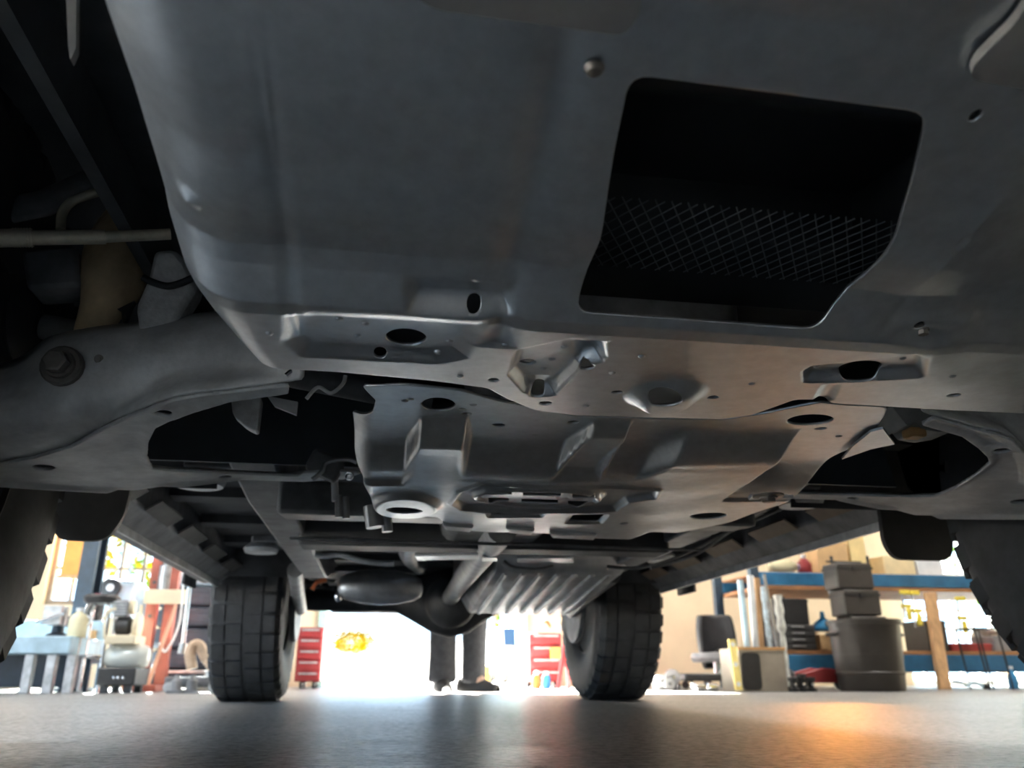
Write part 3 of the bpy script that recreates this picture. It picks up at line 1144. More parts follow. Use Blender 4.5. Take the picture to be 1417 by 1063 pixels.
for sgn in (-1, 1):
    MB().bx(sgn * .93, sgn * .955, 1.55, 3.1, .58, .96).build('door_skin', bodym, car, bevel=.008)
    MB().bx(sgn * .90, sgn * .95, -.30, .46, .55, .96).build('front_fender', bodym, car, bevel=.008)
    MB().bx(sgn * .90, sgn * .95, 4.16, 4.40, .55, .96).build('rear_quarter', bodym, car, bevel=.008)
    MB().prism([(sgn * .945, y, z) for y, z in [(1.22, 1.22), (1.66, 1.68), (2.55, 1.70), (2.55, 1.22)]], (sgn * .006, 0, 0)).build('side_glass', carglass, car)
    MB().prism([(sgn * .945, y, z) for y, z in [(2.65, 1.22), (2.65, 1.70), (3.9, 1.70), (4.2, 1.30)]], (sgn * .006, 0, 0)).build('side_glass', carglass, car)

# ---- chassis ---------------------------------------------------------------
for sgn in (-1, 1):
    yy = [(1.34, .43), (1.6, .41), (2.9, .41), (3.2, .46), (3.65, .58), (4.05, .54), (4.35, .52)]
    rows = []
    for (y, z) in yy:
        xo, xi = sgn * .515, sgn * .435
        rows.append([(xi, y, z), (xo, y, z), (xo, y, z + .10), (xi, y, z + .10), (xi, y, z)])
    MB().grid(rows).build('frame_rail', framem, car, bevel=.006, smooth=30)
    for y in (1.56, 2.45):
        MB().lathe([(.045, 0), (.05, .012), (.042, .02), (.03, .03), (.03, .045)], (sgn * .60, y, .43), (0, 0, 1), 20).build('body_mount', steel, car)
        MB().bx(sgn * .50, sgn * .62, y - .05, y + .05, .455, .475).build('mount_outrigger', framem, car, bevel=.004)
    # rear suspension
    MB().tube([(sgn * .53, 2.75, .42), (sgn * .56, 3.2, .40), (sgn * .58, 3.62, .36)], .026, 14).build('trailing_arm', framem, car)
    MB().tube([(sgn * .56, 3.70, .40), (sgn * .50, 3.85, .62)], .028, 14).build('rear_damper', framem, car)
    cs = MB()
    pts = [(sgn * .50 + .055 * math.cos(t), 3.58 + .055 * math.sin(t), .44 + .16 * t / 31.4) for t in np.linspace(0, 31.4, 80)]
    cs.tube(pts, .008, 6)
    cs.build('coil_spring', framem, car)
    MB().lathe([(.17, -.01), (.17, .01), (.06, .03)], (sgn * .60, AXR, .40), (sgn, 0, 0), 32).build('brake_disc', framem, car)
    MB().tube([(sgn * .60, 3.83, .36), (sgn * .66, 3.86, .30), (sgn * .66, 3.84, .26)], .008, 8).build('link', galv, car)
MB().lathe([(.045, -.66), (.045, -.22), (.075, -.16), (.13, -.06), (.15, .02), (.13, .10), (.075, .18), (.045, .24), (.045, .60)], (.03, AXR, .40), (1, 0, 0), 28).build('rear_axle', black, car, smooth=60)
MB().ball((.04, 3.52, .39), (.11, .10, .11), 20, 12).build('differential_nose', black, car)
MB().tube([(.0, 1.75, .40), (.012, 2.6, .40), (.03, 3.42, .40)], .034, 20).build('propeller_shaft', galv if False else framem, car)
# crossmembers
cm = MB().prism([(-.44, 1.44, .362), (.44, 1.44, .362), (.44, 1.56, .372), (-.44, 1.56, .372)], (0, 0, .06))
cm.build('crossmember', framem, car, bevel=.008)
MB().tube([(-.43, 1.60, .345), (.40, 1.62, .343)], .003, 8).build('brake_line', framem, car)
fl = MB().prism([UZ(x, y, .365) for x, y in [(574, 770), (662, 768), (662, 774), (578, 776)]], (0, 0, .006))
fl.build('crossmember_flange', alum, car)
MB().prism([UZ(x, y, .365) for x, y in [(716, 773), (792, 773), (794, 779), (716, 779)]], (0, 0, .006)).build('crossmember_flange', alum, car)
MB().prism([UZ(x, y, .365) for x, y in [(667, 772), (688, 772), (688, 777), (667, 777)]], (0, 0, .006)).build('crossmember_flange', alum, car)
MB().tube(crom([UY(x, y, 2.1) for x, y in [(696, 778), (706, 786), (722, 789), (745, 790), (766, 786)]], 5), .008, 10).build('cable_bracket', galv, car)
MB().tube(crom([UY(x, y, 1.95) for x, y in [(436, 768), (452, 770), (470, 768), (500, 776), (530, 780), (545, 780)]], 5), .0065, 10).build('exhaust_hanger', galv, car)
MB().bx(-.45, .45, 1.95, 2.05, .385, .45).build('crossmember', black, car, bevel=.008)
MB().tube(crom([UY(x, y, 1.9) for x, y in [(840, 784), (880, 786), (930, 774), (1000, 740), (1090, 700)]], 6), .004, 8).build('brake_line', framem, car)
MB().tube(crom([UY(x, y, 1.75) for x, y in [(900, 786), (960, 768), (1010, 735), (1070, 700)]], 6), .004, 8).build('fuel_line', framem, car)
# skid plate rear tabs
for (a, b_, y) in ((612, 655, 731), (700, 740, 735), (760, 826, 742)):
    MB().prism([UZ(x, yy_, .332) for x, yy_ in [(a, y - 3), (b_, y), (b_ - 4, y + 6), (a + 4, y + 3)]], (0, 0, .02)).build('plate_tab', steel, skidB, bevel=.003)
# silencer and pipe, left
MB().lathe([(.012, -.15), (.03, -.145), (.045, -.12), (.058, -.06), (.062, 0), (.058, .06), (.045, .12), (.03, .145), (.012, .15)], (-.255, 3.02, .395), (1, .05, 0), 32).build('silencer', alum, car, smooth=60)
MB().tube(crom([(-.13, 1.9, .47), (-.18, 2.4, .46), (-.16, 2.8, .47), (-.12, 3.0, .47)], 6), .028, 16).build('exhaust_pipe', galv, car)
MB().tube([UY(432, 816, 3.0), UY(438, 806, 3.0), UY(452, 802, 3.0)], .008, 8).build('wheel_speed_lead', mat('orange_lead', (.7, .2, .08), .5, 0, .1, 10), car)
MB().ball(UY(468, 825, 3.0), (.014, .012, .02), 10, 6).build('bolt', chrome, car)
# fuel tank with lengthwise ribs, right
ft = MB().bx(.02, .48, 2.38, 3.24, .44, .54).build('fuel_tank', black, car, bevel=.02)
top = [(-.0, 2.42, .50), (.47, 2.42, .50), (.47, 3.18, .50), (.02, 3.18, .50)]
rows = []
for y, z in ((2.36, .43), (2.42, .388), (2.7, .362), (2.95, .336), (3.12, .318), (3.2, .33), (3.22, .45)):
    rows.append([(.05, y, z + .05), (.08, y, z), (.25, y, z), (.46, y, z), (.50, y, z + .06)])
MB().grid(rows).build('tank_skid', alum, ft, solid=.003, smooth=50)
for k in range(7):
    x = .10 + k * .053
    MB().prism([(x, 2.44, .392), (x + .022, 2.44, .392), (x + .017, 2.44, .378), (x + .005, 2.44, .378)], (0, .66, -.068)).build('tank_rib', alum, ft, bevel=.003)
# spare wheel carrier and tow bar dark against the light
MB().lathe([(.10, 0), (.30, -.01), (.345, .02), (.355, .09), (.32, .16), (.1, .16)], (-.05, 4.16, .41), (0, 0, 1), 40).build('spare_tyre', rubber, car, smooth=50)
MB().bx(-.50, .50, 4.34, 4.44, .40, .47).build('tow_bar', black, car, bevel=.01)
MB().bx(.02, .12, 4.30, 4.55, .34, .42).build('tow_receiver', black, car, bevel=.006)


# ================================================================== workshop things
def px_box(x0, x1, y0, y1, Y, depth):
    """world extents of a box whose front face covers the photo rectangle at distance Y"""
    a = UY(x0, (y0 + y1) / 2, Y)
    b = UY(x1, (y0 + y1) / 2, Y)
    zt = UY((x0 + x1) / 2, y0, Y)[2]
    zb = UY((x0 + x1) / 2, y1, Y)[2]
    return float(a[0]), float(b[0]), Y, Y + depth, float(zb), float(zt)


def wheel(parent, c, r, w, m=blkpl, ax=(1, 0, 0), name='caster'):
    return MB().lathe([(r * .3, -w / 2), (r * .92, -w / 2), (r, -w * .35), (r, w * .35), (r * .92, w / 2), (r * .3, w / 2)], c, ax, 18).build(name, m, parent)


# ---- left: bench, stool, compressor, press, tyres
Yb = 5.2
x0, x1, *_ = px_box(-150, 97, 880, 906, Yb, .6)
zt, zb = zw(50, 880, Yb), zw(50, 905, Yb)
t = thing('workbench', 'pale blue topped workbench at the far left with dark cabinet below', 'workbench', ((x0 + x1) / 2, Yb + .3, 0))
MB().bx(x0, x1, Yb, Yb + .65, zb, zt).build('bench_top', ltblue, t, bevel=.008)
MB().bx(x0, x1 - .06, Yb + .30, Yb + .62, .03, zb).build('cabinet', navy, t, bevel=.006)
for px in (33, 64, 92):
    xx = xw(px, Yb)
    MB().bx(xx - .025, xx + .025, Yb + .04, Yb + .09, 0, zb).build('leg', galv, t, bevel=.004)
MB().bx(x0, x1, Yb + .6, Yb + .63, zt, zt + .12).build('splash_back', ltblue, t, bevel=.004)
# machine vise
vx = xw(42, Yb)
t = thing('bench_vise', 'dark bench vise standing on the pale blue bench', 'vise', (vx, Yb + .3, zt))
MB().lathe([(.06, 0), (.06, .02), (.035, .03), (.03, .07)], (vx, Yb + .3, zt), (0, 0, 1), 18).build('base', navy, t)
MB().bx(vx - .04, vx + .04, Yb + .18, Yb + .40, zt + .07, zt + .13).build('body', framem, t, bevel=.008)
MB().bx(vx - .05, vx + .05, Yb + .16, Yb + .20, zt + .07, zt + .18).build('jaw', galv, t, bevel=.004)
MB().bx(vx - .05, vx + .05, Yb + .24, Yb + .28, zt + .07, zt + .18).build('jaw', galv, t, bevel=.004)
MB().tube([(vx - .07, Yb + .13, zt + .08), (vx + .07, Yb + .13, zt + .13)], .008, 8).build('handle', chrome, t)
# jug
jx = xw(84, Yb)
t = thing('plastic_jug', 'cream white plastic jug at the end of the pale blue bench', 'jug', (jx, Yb + .15, zt))
MB().lathe([(.048, 0), (.052, .01), (.052, .10), (.04, .125), (.02, .14), (.02, .15)], (jx, Yb + .15, zt), (0, 0, 1), 20).build('jug_body', mat('cream_plastic', (.75, .68, .45), .4, 0, .06, 10), t)
MB().lathe([(.023, .145), (.023, .165), (.0, .168)], (jx, Yb + .15, zt), (0, 0, 1), 16).build('cap', white, t)
MB().tube(crom([(jx + .04, Yb + .15, zt + .12), (jx + .07, Yb + .15, zt + .10), (jx + .05, Yb + .15, zt + .06)], 4), .007, 8).build('handle', white, t)
# steel column by the bench
cx0, cx1 = xw(84, 5.9), xw(107, 5.9)
t = thing('steel_column', 'dark navy steel column rising behind the jug on the bench', 'column', ((cx0 + cx1) / 2, 6.0, 0))
MB().bx(cx0, cx1, 5.9, 5.93, .02, ZC).bx(cx0, cx1, 6.07, 6.10, .02, ZC).bx((cx0 + cx1) / 2 - .012, (cx0 + cx1) / 2 + .012, 5.93, 6.07, .02, ZC).build('web', navy, t, fixn=False)
MB().bx(cx0 - .04, cx1 + .04, 5.86, 6.14, 0, .02).build('base_plate', navy, t)
# stool
Y = 5.3
sx, szt = xw(116, Y), zw(116, 821, Y)
t = thing('bar_stool', 'black cushioned stool with bent chrome tube legs and a foot ring', 'stool', (sx, Y + .12, 0))
MB().lathe([(0, -.05), (.09, -.05), (.10, -.04), (.105, -.015), (.09, 0), (0, .006)], (sx, Y + .12, szt), (0, 0, 1), 24).build('seat', blkcl, t)
for dx, dy in ((-1, -1), (1, -1), (-1, 1), (1, 1)):
    MB().tube(crom([(sx + dx * .05, Y + .12 + dy * .05, szt - .05), (sx + dx * .06, Y + .12 + dy * .06, szt - .07), (sx + dx * .068, Y + .12 + dy * .068, szt - .14), (sx + dx * .075, Y + .12 + dy * .075, .0)], 5), .011, 10).build('leg', chrome, t)
fr = [(sx + .102 * math.cos(a), Y + .12 + .102 * math.sin(a), .20) for a in np.linspace(0, 2 * math.pi, 24, endpoint=False)]
MB().tube(fr, .009, 8, closed=True).build('foot_ring', chrome, t)
# carton and dark drum behind the stool
x0, x1, y0, y1, z0, z1 = px_box(106, 128, 872, 912, 5.75, .2)
t = thing('parts_shelf', 'low dark steel parts shelf behind the chrome stool', 'shelf', ((x0 + x1) / 2, 5.85, 0))
MB().bx(x0 - .04, x1 + .02, y0 - .04, y1 + .04, z0 - .03, z0).build('shelf_board', navy, t, bevel=.004)
for xx in (x0 - .03, x1 + .01):
    for yy_ in (y0 - .03, y1 + .03):
        MB().bx(xx - .012, xx + .012, yy_ - .012, yy_ + .012, 0, z0 - .03).build('leg', navy, t)
t = thing('carton', 'small brown cardboard carton on the shelf behind the stool', 'box', ((x0 + x1) / 2, y0 + .1, z0))
MB().bx(x0, x1, y0, y1, z0, z1).build('carton_body', card, t, bevel=.003)
MB().bx(x0 + .004, x1 - .004, y0 + .085, y0 + .115, z1, z1 + .002).build('tape', beige, t)
t = thing('oil_can', 'tall dark oil can standing on the brown carton', 'can', ((x0 + x1) / 2, y0 + .1, z1))
MB().lathe([(.05, 0), (.05, .16), (.035, .18), (.015, .19), (.012, .22)], ((x0 + x1) / 2, y0 + .1, z1), (0, 0, 1), 18).build('can_body', blkpl, t)
MB().lathe([(.02, .215), (.02, .235), (0, .236)], ((x0 + x1) / 2, y0 + .1, z1), (0, 0, 1), 12).build('cap', redm, t)

# air compressor
Y = 5.25
x0, x1, y0, y1, z0, z1 = px_box(138, 196, 896, 921, Y, .3)
zc_, rr = (z0 + z1) / 2, (z1 - z0) / 2 + .03
t = thing('air_compressor', 'air compressor with a cream tank and black belt-driven pump on top', 'compressor', ((x0 + x1) / 2, Y + .15, 0))
MB().lathe([(.03, x0 - .02), (rr * .7, x0), (rr, x0 + .05), (rr, x1 - .05), (rr * .7, x1), (.03, x1 + .01)], (0, Y + .15, zc_), (1, 0, 0), 28).build('tank', mat('tank_enamel', (.62, .63, .58), .3, .1, .08, 8), t, smooth=50)
MB().bx(x0 + .01, x1 - .06, Y + .03, Y + .27, z1 + .02, z1 + .07).build('motor_plate', cream, t, bevel=.006)
mx0, mx1, *_r = px_box(150, 172, 850, 880, Y, .1)
mz0, mz1 = z1 + .07, zw(160, 850, Y)
MB().lathe([(.04, mx0), ((mz1 - mz0) * .46, mx0 + .01), ((mz1 - mz0) * .46, mx1 - .01), (.04, mx1)], (0, Y + .15, (mz0 + mz1) / 2), (1, 0, 0), 22).build('motor', blkpl, t)
wheel(t, (mx1 + .035, Y + .15, (mz0 + mz1) / 2), .075, .03, cream, (1, .0, 0), 'flywheel')
wheel(t, (mx1 - .01, Y + .15, mz1 + .05), .04, .03, cream, (1, 0, 0), 'pulley')
MB().bx(mx0 - .01, mx1 - .03, Y + .10, Y + .22, mz1 - .01, mz1 + .09).build('pump_head', framem, t, bevel=.006)
for k in range(5):
    MB().bx(mx0 - .02, mx1 - .02, Y + .09, Y + .23, mz1 + .005 + k * .017, mz1 + .011 + k * .017).build('cooling_fin', galv, t)
MB().tube(crom([(mx0 - .03, Y + .1, z1 + .02), (mx0 - .05, Y + .1, mz1), (mx0, Y + .1, mz1 + .04)], 5), .012, 10).build('pipe', cream, t)
MB().bx(x0 + .0, x1 - .02, Y + .0, Y + .3, .04, z0 - .01).build('control_box', blkpl, t, bevel=.01)
for k, px in enumerate((158, 164, 171)):
    p = UY(px, 938, Y)
    MB().lathe([(.008, .02), (.008, 0), (0, -.002)], (p[0], Y - .005, p[2]), (0, 1, 0), 12).build('gauge', chrome, t)
for xx in (x0 + .04, x1 - .06):
    for yy_ in (Y + .04, Y + .26):
        MB().bx(xx - .02, xx + .02, yy_ - .02, yy_ + .02, 0, .04).build('foot', rubber, t)
# pale blue parts washer behind the compressor
x0, x1, y0, y1, z0, z1 = px_box(124, 184, 806, 850, 6.3, .4)
t = thing('parts_washer', 'pale blue parts washer cabinet on a stand behind the compressor', 'cabinet', ((x0 + x1) / 2, 6.5, 0))
MB().bx(x0, x1, y0, y1, z0, z1).build('basin', ltblue, t, bevel=.015)
MB().bx(x0 + .02, x1 - .02, y0 + .02, y1 - .02, z1, z1 + .02).build('lid', ltblue, t, bevel=.006)
for xx in (x0 + .03, x1 - .03):
    for yy_ in (y0 + .03, y1 - .03):
        MB().bx(xx - .015, xx + .015, yy_ - .015, yy_ + .015, 0, z0).build('leg', navy, t)
MB().tube(crom([((x0 + x1) / 2, y1 - .06, z1 + .02), ((x0 + x1) / 2, y1 - .06, z1 + .2), ((x0 + x1) / 2 + .08, y1 - .1, z1 + .26)], 5), .012, 8).build('spout', framem, t)
p = UY(152, 813, 6.25)
t = thing('grinding_wheel', 'grinding wheel with white hub hanging on the pale blue washer', 'wheel', (p[0], 6.25, p[2]))
MB().lathe([(.02, 0), (.065, 0), (.07, .008), (.07, .022), (.065, .03), (.02, .03)], (p[0], 6.26, p[2]), (0, 1, 0), 24).build('wheel_disc', blkpl, t)
MB().lathe([(.026, -.004), (.026, .0), (.01, .0)], (p[0], 6.26, p[2]), (0, 1, 0), 16).build('hub', white, t)
# orange sign board on the wall
x0, x1, y0, y1, z0, z1 = px_box(92, 128, 700, 796, YB - .03, .032)
t = thing('pegboard', 'orange plywood board fixed to the wall beside the window', 'board', ((x0 + x1) / 2, YB, z0))
MB().bx(x0, x1, y0, y1, z0, z1).build('panel', mat('orange_ply', (.72, .30, .07), .6, 0, .12, 6), t)
MB().bx(x0 - .02, x1 + .02, y0 - .01, y1, z0 - .03, z0).build('batten', wood, t)

# hydraulic shop press (red)
Y = 5.95
xa, xb = xw(196, Y), xw(222, Y)
t = thing('shop_press', 'red steel hydraulic press frame standing left of the tyre stack', 'press', ((xa + xb) / 2, Y + .1, 0))
lean = .10
for xx, m_ in ((xa, orangered), (xb, orangered)):
    MB().prism([(xx - .035, Y, .04), (xx + .035, Y, .04), (xx + .035, Y + .07, .04), (xx - .035, Y + .07, .04)], (0, 0, 1.5)).build('upright', m_, t, bevel=.004)
    MB().bx(xx - .04, xx + .04, Y - .25, Y + .35, 0, .04).build('foot', orangered, t, bevel=.006)
z0, z1 = zw(210, 836, Y), zw(210, 816, Y)
MB().bx(xa - .05, xb + .10, Y - .03, Y, z0, z1).build('bolster', cream, t, bevel=.006)
MB().bx(xa - .05, xb + .05, Y + .0, Y + .07, 1.5, 1.6).build('head_beam', orangered, t, bevel=.006)
MB().lathe([(.05, 0), (.05, .16), (.025, .17), (.025, .32), (.035, .33)], ((xa + xb) / 2, Y + .03, z1), (0, 0, 1), 18).build('ram', galv, t)
MB().tube(crom([(xb + .06, Y - .04, z1 + .2), (xb + .09, Y - .05, z0 - .1), (xb + .03, Y - .05, z0 - .3), (xb - .02, Y - .04, z0 - .25)], 6), .008, 8).build('hose', white, t)
for k in range(5):
    MB().lathe([(.012, .0), (.012, -.006)], (xa, Y, .25 + k * .22), (0, 1, 0), 10).build('pin_hole', black, t)
# leaning white timbers by the press
for k, (pa_, pb_) in enumerate((((182, 945), (196, 838)), ((206, 946), (243, 838)))):
    a = FL(*pa_)
    a[1] = 5.45
    a = np.array([xw(pa_[0], 5.75), 5.75, .012])
    b_ = UY(pb_[0], pb_[1], 5.86)
    o = MB().tube([a, b_], .012, 10).build('pipe', cream if k == 0 else mat('salmon_pipe', (.62, .33, .22), .5, 0, .1, 8))
    tag(o, ['cream pipe leaning against the left post of the red press', 'salmon pink pipe leaning against the right post of the red press'][k], 'pipe')

# tyre stack on a low dark rack
Y = 6.4
cx = xw(270, Y + .32)
t = thing('tyre_rack', 'low dark steel rack under the stacked tyres', 'rack', (cx, Y + .33, 0))
rz = zw(260, 928, Y)
MB().bx(cx - .42, cx + .42, Y - .02, Y + .68, rz - .02, rz).build('rack_top', galv, t, bevel=.004)
MB().bx(cx - .40, cx + .40, Y + .05, Y + .66, .03, rz - .02).build('rack_body', navy, t, bevel=.004)
for dx in (-.38, .38):
    for dy in (.02, .62):
        MB().bx(cx + dx - .02, cx + dx + .02, Y + dy, Y + dy + .04, 0, rz - .02).build('leg', navy, t)
rub2 = mat('new_tyre_rubber', (.035, .05, .072), .6, 0, .2, 12)
prof = [(.19, .01), (.21, 0), (.26, .0), (.30, .006), (.322, .03), (.326, .08), (.326, .11), (.322, .16), (.30, .182), (.26, .188), (.21, .187), (.19, .18)]
names = ['bottom tyre of the stack on the low dark rack', 'second tyre from the bottom of the stack on the rack', 'third tyre from the bottom of the stack on the rack', 'topmost tyre of the stack on the low dark rack']
th = (zw(268, 812, Y + .1) - rz) / 4
for k in range(4):
    o = MB().lathe([(r_, h_ * th / .19) for r_, h_ in prof], (0, 0, 0), (0, 0, 1), 40).build('tyre', rub2, smooth=50)
    o.location = (cx + (.01, -.012, .008, -.004)[k], Y + .33, rz + .004 + k * th * 1.0)
    tag(o, names[k], 'tyre', 'stacked tyres')
    g = MB()
    for q in range(3):
        zz = (.05 + q * .045) * th / .19
        g.lathe([(.327, zz), (.3295, zz + .004), (.3295, zz + .012), (.327, zz + .016)], (0, 0, 0), (0, 0, 1), 40)
    g.build('tread_rib', rub2, None, fixn=False).parent = o
o = MB().bx(cx - .25, cx + .2, Y + .1, Y + .5, rz + 4 * th + .01, rz + 4 * th + .12).build('flat_carton', ltblue, bevel=.006)
tag(o, 'pale grey box lying on the top tyre of the stack', 'box')
# floor jack with long chrome handle
Y = 5.35
xj = xw(258, Y)
t = thing('floor_jack', 'dark trolley jack with long upright chrome handle before the tyres', 'jack', (xj, Y, 0))
MB().bx(xj - .10, xj + .22, Y - .08, Y + .08, .03, .09).build('chassis', framem, t, bevel=.01)
for dx in (-.07, .18):
    for dy in (-.09, .09):
        wheel(t, (xj + dx, Y + dy, .03), .03, .025, galv, (0, 1, 0), 'wheel')
MB().tube([UY(253, 893, Y), UY(268, 756, Y - .02)], .013, 12).build('handle', chrome, t)
MB().tube([UY(251, 905, Y), UY(254, 890, Y)], .024, 12).build('handle_socket', galv, t)
MB().lathe([(.035, .09), (.03, .12), (.04, .125)], (xj + .14, Y, 0), (0, 0, 1), 14).build('saddle', galv, t)
# flexible duct
Y = 5.3
path = crom([UY(266, 926, Y), UY(263, 906, Y), UY(268, 894, Y), UY(276, 894, Y), UY(284, 908, Y), UY(298, 928, Y)], 10)
rs = [.030 + .004 * (i % 2) for i in range(len(path))]
o = MB().tube(path, rs, 14).build('flexible_duct', foil, smooth=20)
tag(o, 'tan corrugated hose bent into an arch before the tyre stack', 'hose')
for k in range(2):
    x_ = xw(246 + k * 22, 5.2)
    t = thing('bottle_jack', ['small bottle jack on the floor left of the tan hose', 'small bottle jack on the floor below the tan hose'][k], 'jack', (x_, 5.2, 0))
    MB().bx(x_ - .04, x_ + .04, 5.16, 5.24, 0, .015).build('base', framem, t)
    MB().lathe([(.03, .015), (.03, .07), (.015, .075), (.015, .10)], (x_, 5.2, 0), (0, 0, 1), 14).build('cylinder', framem if k else grey, t)

# ---- middle: red tool chests, the standing person
def tool_chest(name, label, x0, x1, Y, depth, z1, m, n, casters=.05):
    t = thing(name, label, 'tool chest', ((x0 + x1) / 2, Y + depth / 2, 0))
    MB().bx(x0, x1, Y, Y + depth, casters, z1).build('cabinet', m, t, bevel=.008)
    h = (z1 - casters) / n
    for k in range(n):
        d = MB().bx(x0 + .012, x1 - .012, Y - .018, Y, casters + k * h + .008, casters + (k + 1) * h - .008).build('drawer', m, t, bevel=.004)
        MB().bx(x0 + .03, x1 - .03, Y - .03, Y - .018, casters + (k + 1) * h - .03, casters + (k + 1) * h - .016).build('handle', galv, d)
    for xx in (x0 + .05, x1 - .05):
        for yy_ in (Y + .05, Y + depth - .05):
            wheel(t, (xx, yy_, casters * .5), casters * .5, .025)
    return t


Y = 6.9
tool_chest('tool_chest', 'tall red tool chest beside the rear left wheel and the open bay', xw(408, Y), xw(444, Y), Y, .4, zw(430, 868, Y), redm, 5)
Y = 6.6
tool_chest('tool_chest', 'red rolling tool chest with drawers between open bay and rear right wheel', xw(733, Y), xw(778, Y), Y, .4, zw(750, 876, Y), redm, 4)
o = MB().grid([[UY(742 + k * 4, 878 - 18 * math.sin(k * .55) - (6 if j in (1, 2) else 0), 6.62 + j * .09) for k in range(6)] for j in range(4)]).build('shop_rag', hoseo, sub=1, solid=.004, smooth=180)
tag(o, 'crumpled orange red rag on the rolling tool chest', 'rag')
x_, z_ = xw(768, 6.58), zw(768, 905, 6.58)
o = MB().bx(xw(762, 6.55), xw(775, 6.55), 6.53, 6.56, zw(768, 912, 6.55), zw(768, 896, 6.55)).build('label_card', mat('amber_card', (.75, .4, .08), .5, 0, .1, 10), None)
tag(o, 'small amber card stuck on the rolling tool chest drawers', 'card')
# red stand leaning beside the right rear wheel
Y = 5.9
t = thing('axle_stand', 'red tripod axle stand beside the rear right tyre', 'stand', (xw(786, Y), Y, 0))
for px, dy in ((772, -.05), (800, -.05), (786, .12)):
    MB().tube([(xw(px, Y + dy), Y + dy, .01), (xw(784, Y), Y, zw(784, 880, Y))], .016, 8).build('leg', redm, t)
MB().tube([(xw(784, Y), Y, .15), (xw(784, Y), Y, zw(784, 868, Y))], .022, 12).build('post', redm, t)
MB().bx(xw(784, Y) - .05, xw(784, Y) + .05, Y - .03, Y + .03, zw(784, 872, Y), zw(784, 866, Y)).build('saddle', galv, t)
for px, c_, lab in ((742, 'amber', 'amber spray can on the floor before the rolling tool chest'), (756, 'blue', 'blue spray can on the floor before the rolling tool chest')):
    x_ = xw(px, 6.35)
    t = thing('spray_can', lab, 'can', (x_, 6.35, 0))
    MB().lathe([(.03, 0), (.032, .005), (.032, .085), (.02, .10)], (x_, 6.35, 0), (0, 0, 1), 14).build('can_body', hoseo if c_ == 'amber' else bluecl, t)
    MB().lathe([(.018, .10), (.018, .125), (0, .127)], (x_, 6.35, 0), (0, 0, 1), 12).build('cap', white, t)


def skin_mesh(name, nodes, edges, root, m, parent=None, sub=2):
    me = bpy.data.meshes.new(name)
    me.from_pydata([n[:3] for n in nodes], edges, [])
    o = bpy.data.objects.new(name, me)
    COL.objects.link(o)
    md = o.modifiers.new('skin', 'SKIN')
    md.use_smooth_shade = True
    lay = me.skin_vertices[0] if len(me.skin_vertices) else None
    if lay is None:
        bpy.context.view_layer.objects.active = o
        bm = bmesh.new()
        bm.from_mesh(me)
        bm.verts.layers.skin.verify()
        bm.to_mesh(me)
        bm.free()
        lay = me.skin_vertices[0]
    for i, n in enumerate(nodes):
        r = n[3]
        lay.data[i].radius = r if hasattr(r, '__len__') else (r, r)
        lay.data[i].use_root = (i == root)
    s_ = o.modifiers.new('sub', 'SUBSURF')
    s_.levels = s_.render_levels = sub
    me.materials.append(m)
    if parent is not None:
        o.parent = parent
    return o


# person standing behind the vehicle, seen from the shins down
Yp = 5.05
pxl, pxr = xw(612, Yp), xw(656, Yp)
pc = (pxl + pxr) / 2
hl, hr = pxl - pc, pxr - pc
N = [(0, 0, .95, .13), (0, .01, 1.15, .13), (0, .02, 1.35, .15), (0, .01, 1.48, .07), (0, 0, 1.56, .055),
     (hl * 1.0, 0, .88, .085), (hl, -.01, .50, .06), (hl, .02, .12, .042), (hl, -.05, .05, .035),
     (hr * 1.0, 0, .88, .085), (hr, -.01, .50, .06), (hr, .02, .12, .042), (hr + .04, -.04, .05, .035),
     (-.19, .02, 1.40, .06), (-.24, -.02, 1.12, .045), (-.20, -.20, .95, .035), (-.19, -.26, .93, .03),
     (.19, .02, 1.40, .06), (.24, -.02, 1.12, .045), (.20, -.20, .95, .035), (.19, -.26, .93, .03),
     (0, -.01, 1.66, .085), (0, -.01, 1.75, .06)]
E_ = [(0, 1), (1, 2), (2, 3), (3, 4), (0, 5), (5, 6), (6, 7), (7, 8), (0, 9), (9, 10), (10, 11), (11, 12), (2, 13), (13, 14), (14, 15), (15, 16), (2, 17), (17, 18), (18, 19), (19, 20), (4, 21), (21, 22)]
base = len(N)
for hx, root in ((-.19, 16), (.19, 20)):
    for q, (dx, ln_) in enumerate(((-.03, .06), (-.01, .075), (.01, .08), (.03, .065))):
        i0 = len(N)
        N += [(hx + dx, -.29, .915, .010), (hx + dx, -.29 - ln_ * .6, .89, .009), (hx + dx, -.29 - ln_ * .8, .86, .008)]
        E_ += [(root, i0), (i0, i0 + 1), (i0 + 1, i0 + 2)]
    i0 = len(N)
    sg = 1 if hx < 0 else -1
    N += [(hx + sg * .045, -.27, .92, .011), (hx + sg * .055, -.31, .91, .009)]
    E_ += [(root, i0), (i0, i0 + 1)]
person = skin_mesh('person', N, E_, 0, skin)
person.location = (pc, Yp, 0)
tag(person, 'person in dark trousers and shoes standing behind the vehicle', 'person')
skin_mesh('trousers', [(0, 0, 1.0, .155), (0, 0, .93, .155), (hl, 0, .84, .105), (hl, -.01, .50, .088), (hl, .015, .25, .086), (hl, .02, .07, .092), (hl, .02, .05, .09), (hr, 0, .84, .105), (hr, -.01, .50, .086), (hr, .015, .25, .080), (hr, .02, .07, .080), (hr, .02, .05, .078)],
          [(0, 1), (1, 2), (2, 3), (3, 4), (4, 5), (5, 6), (1, 7), (7, 8), (8, 9), (9, 10), (10, 11)], 0, denim, person)
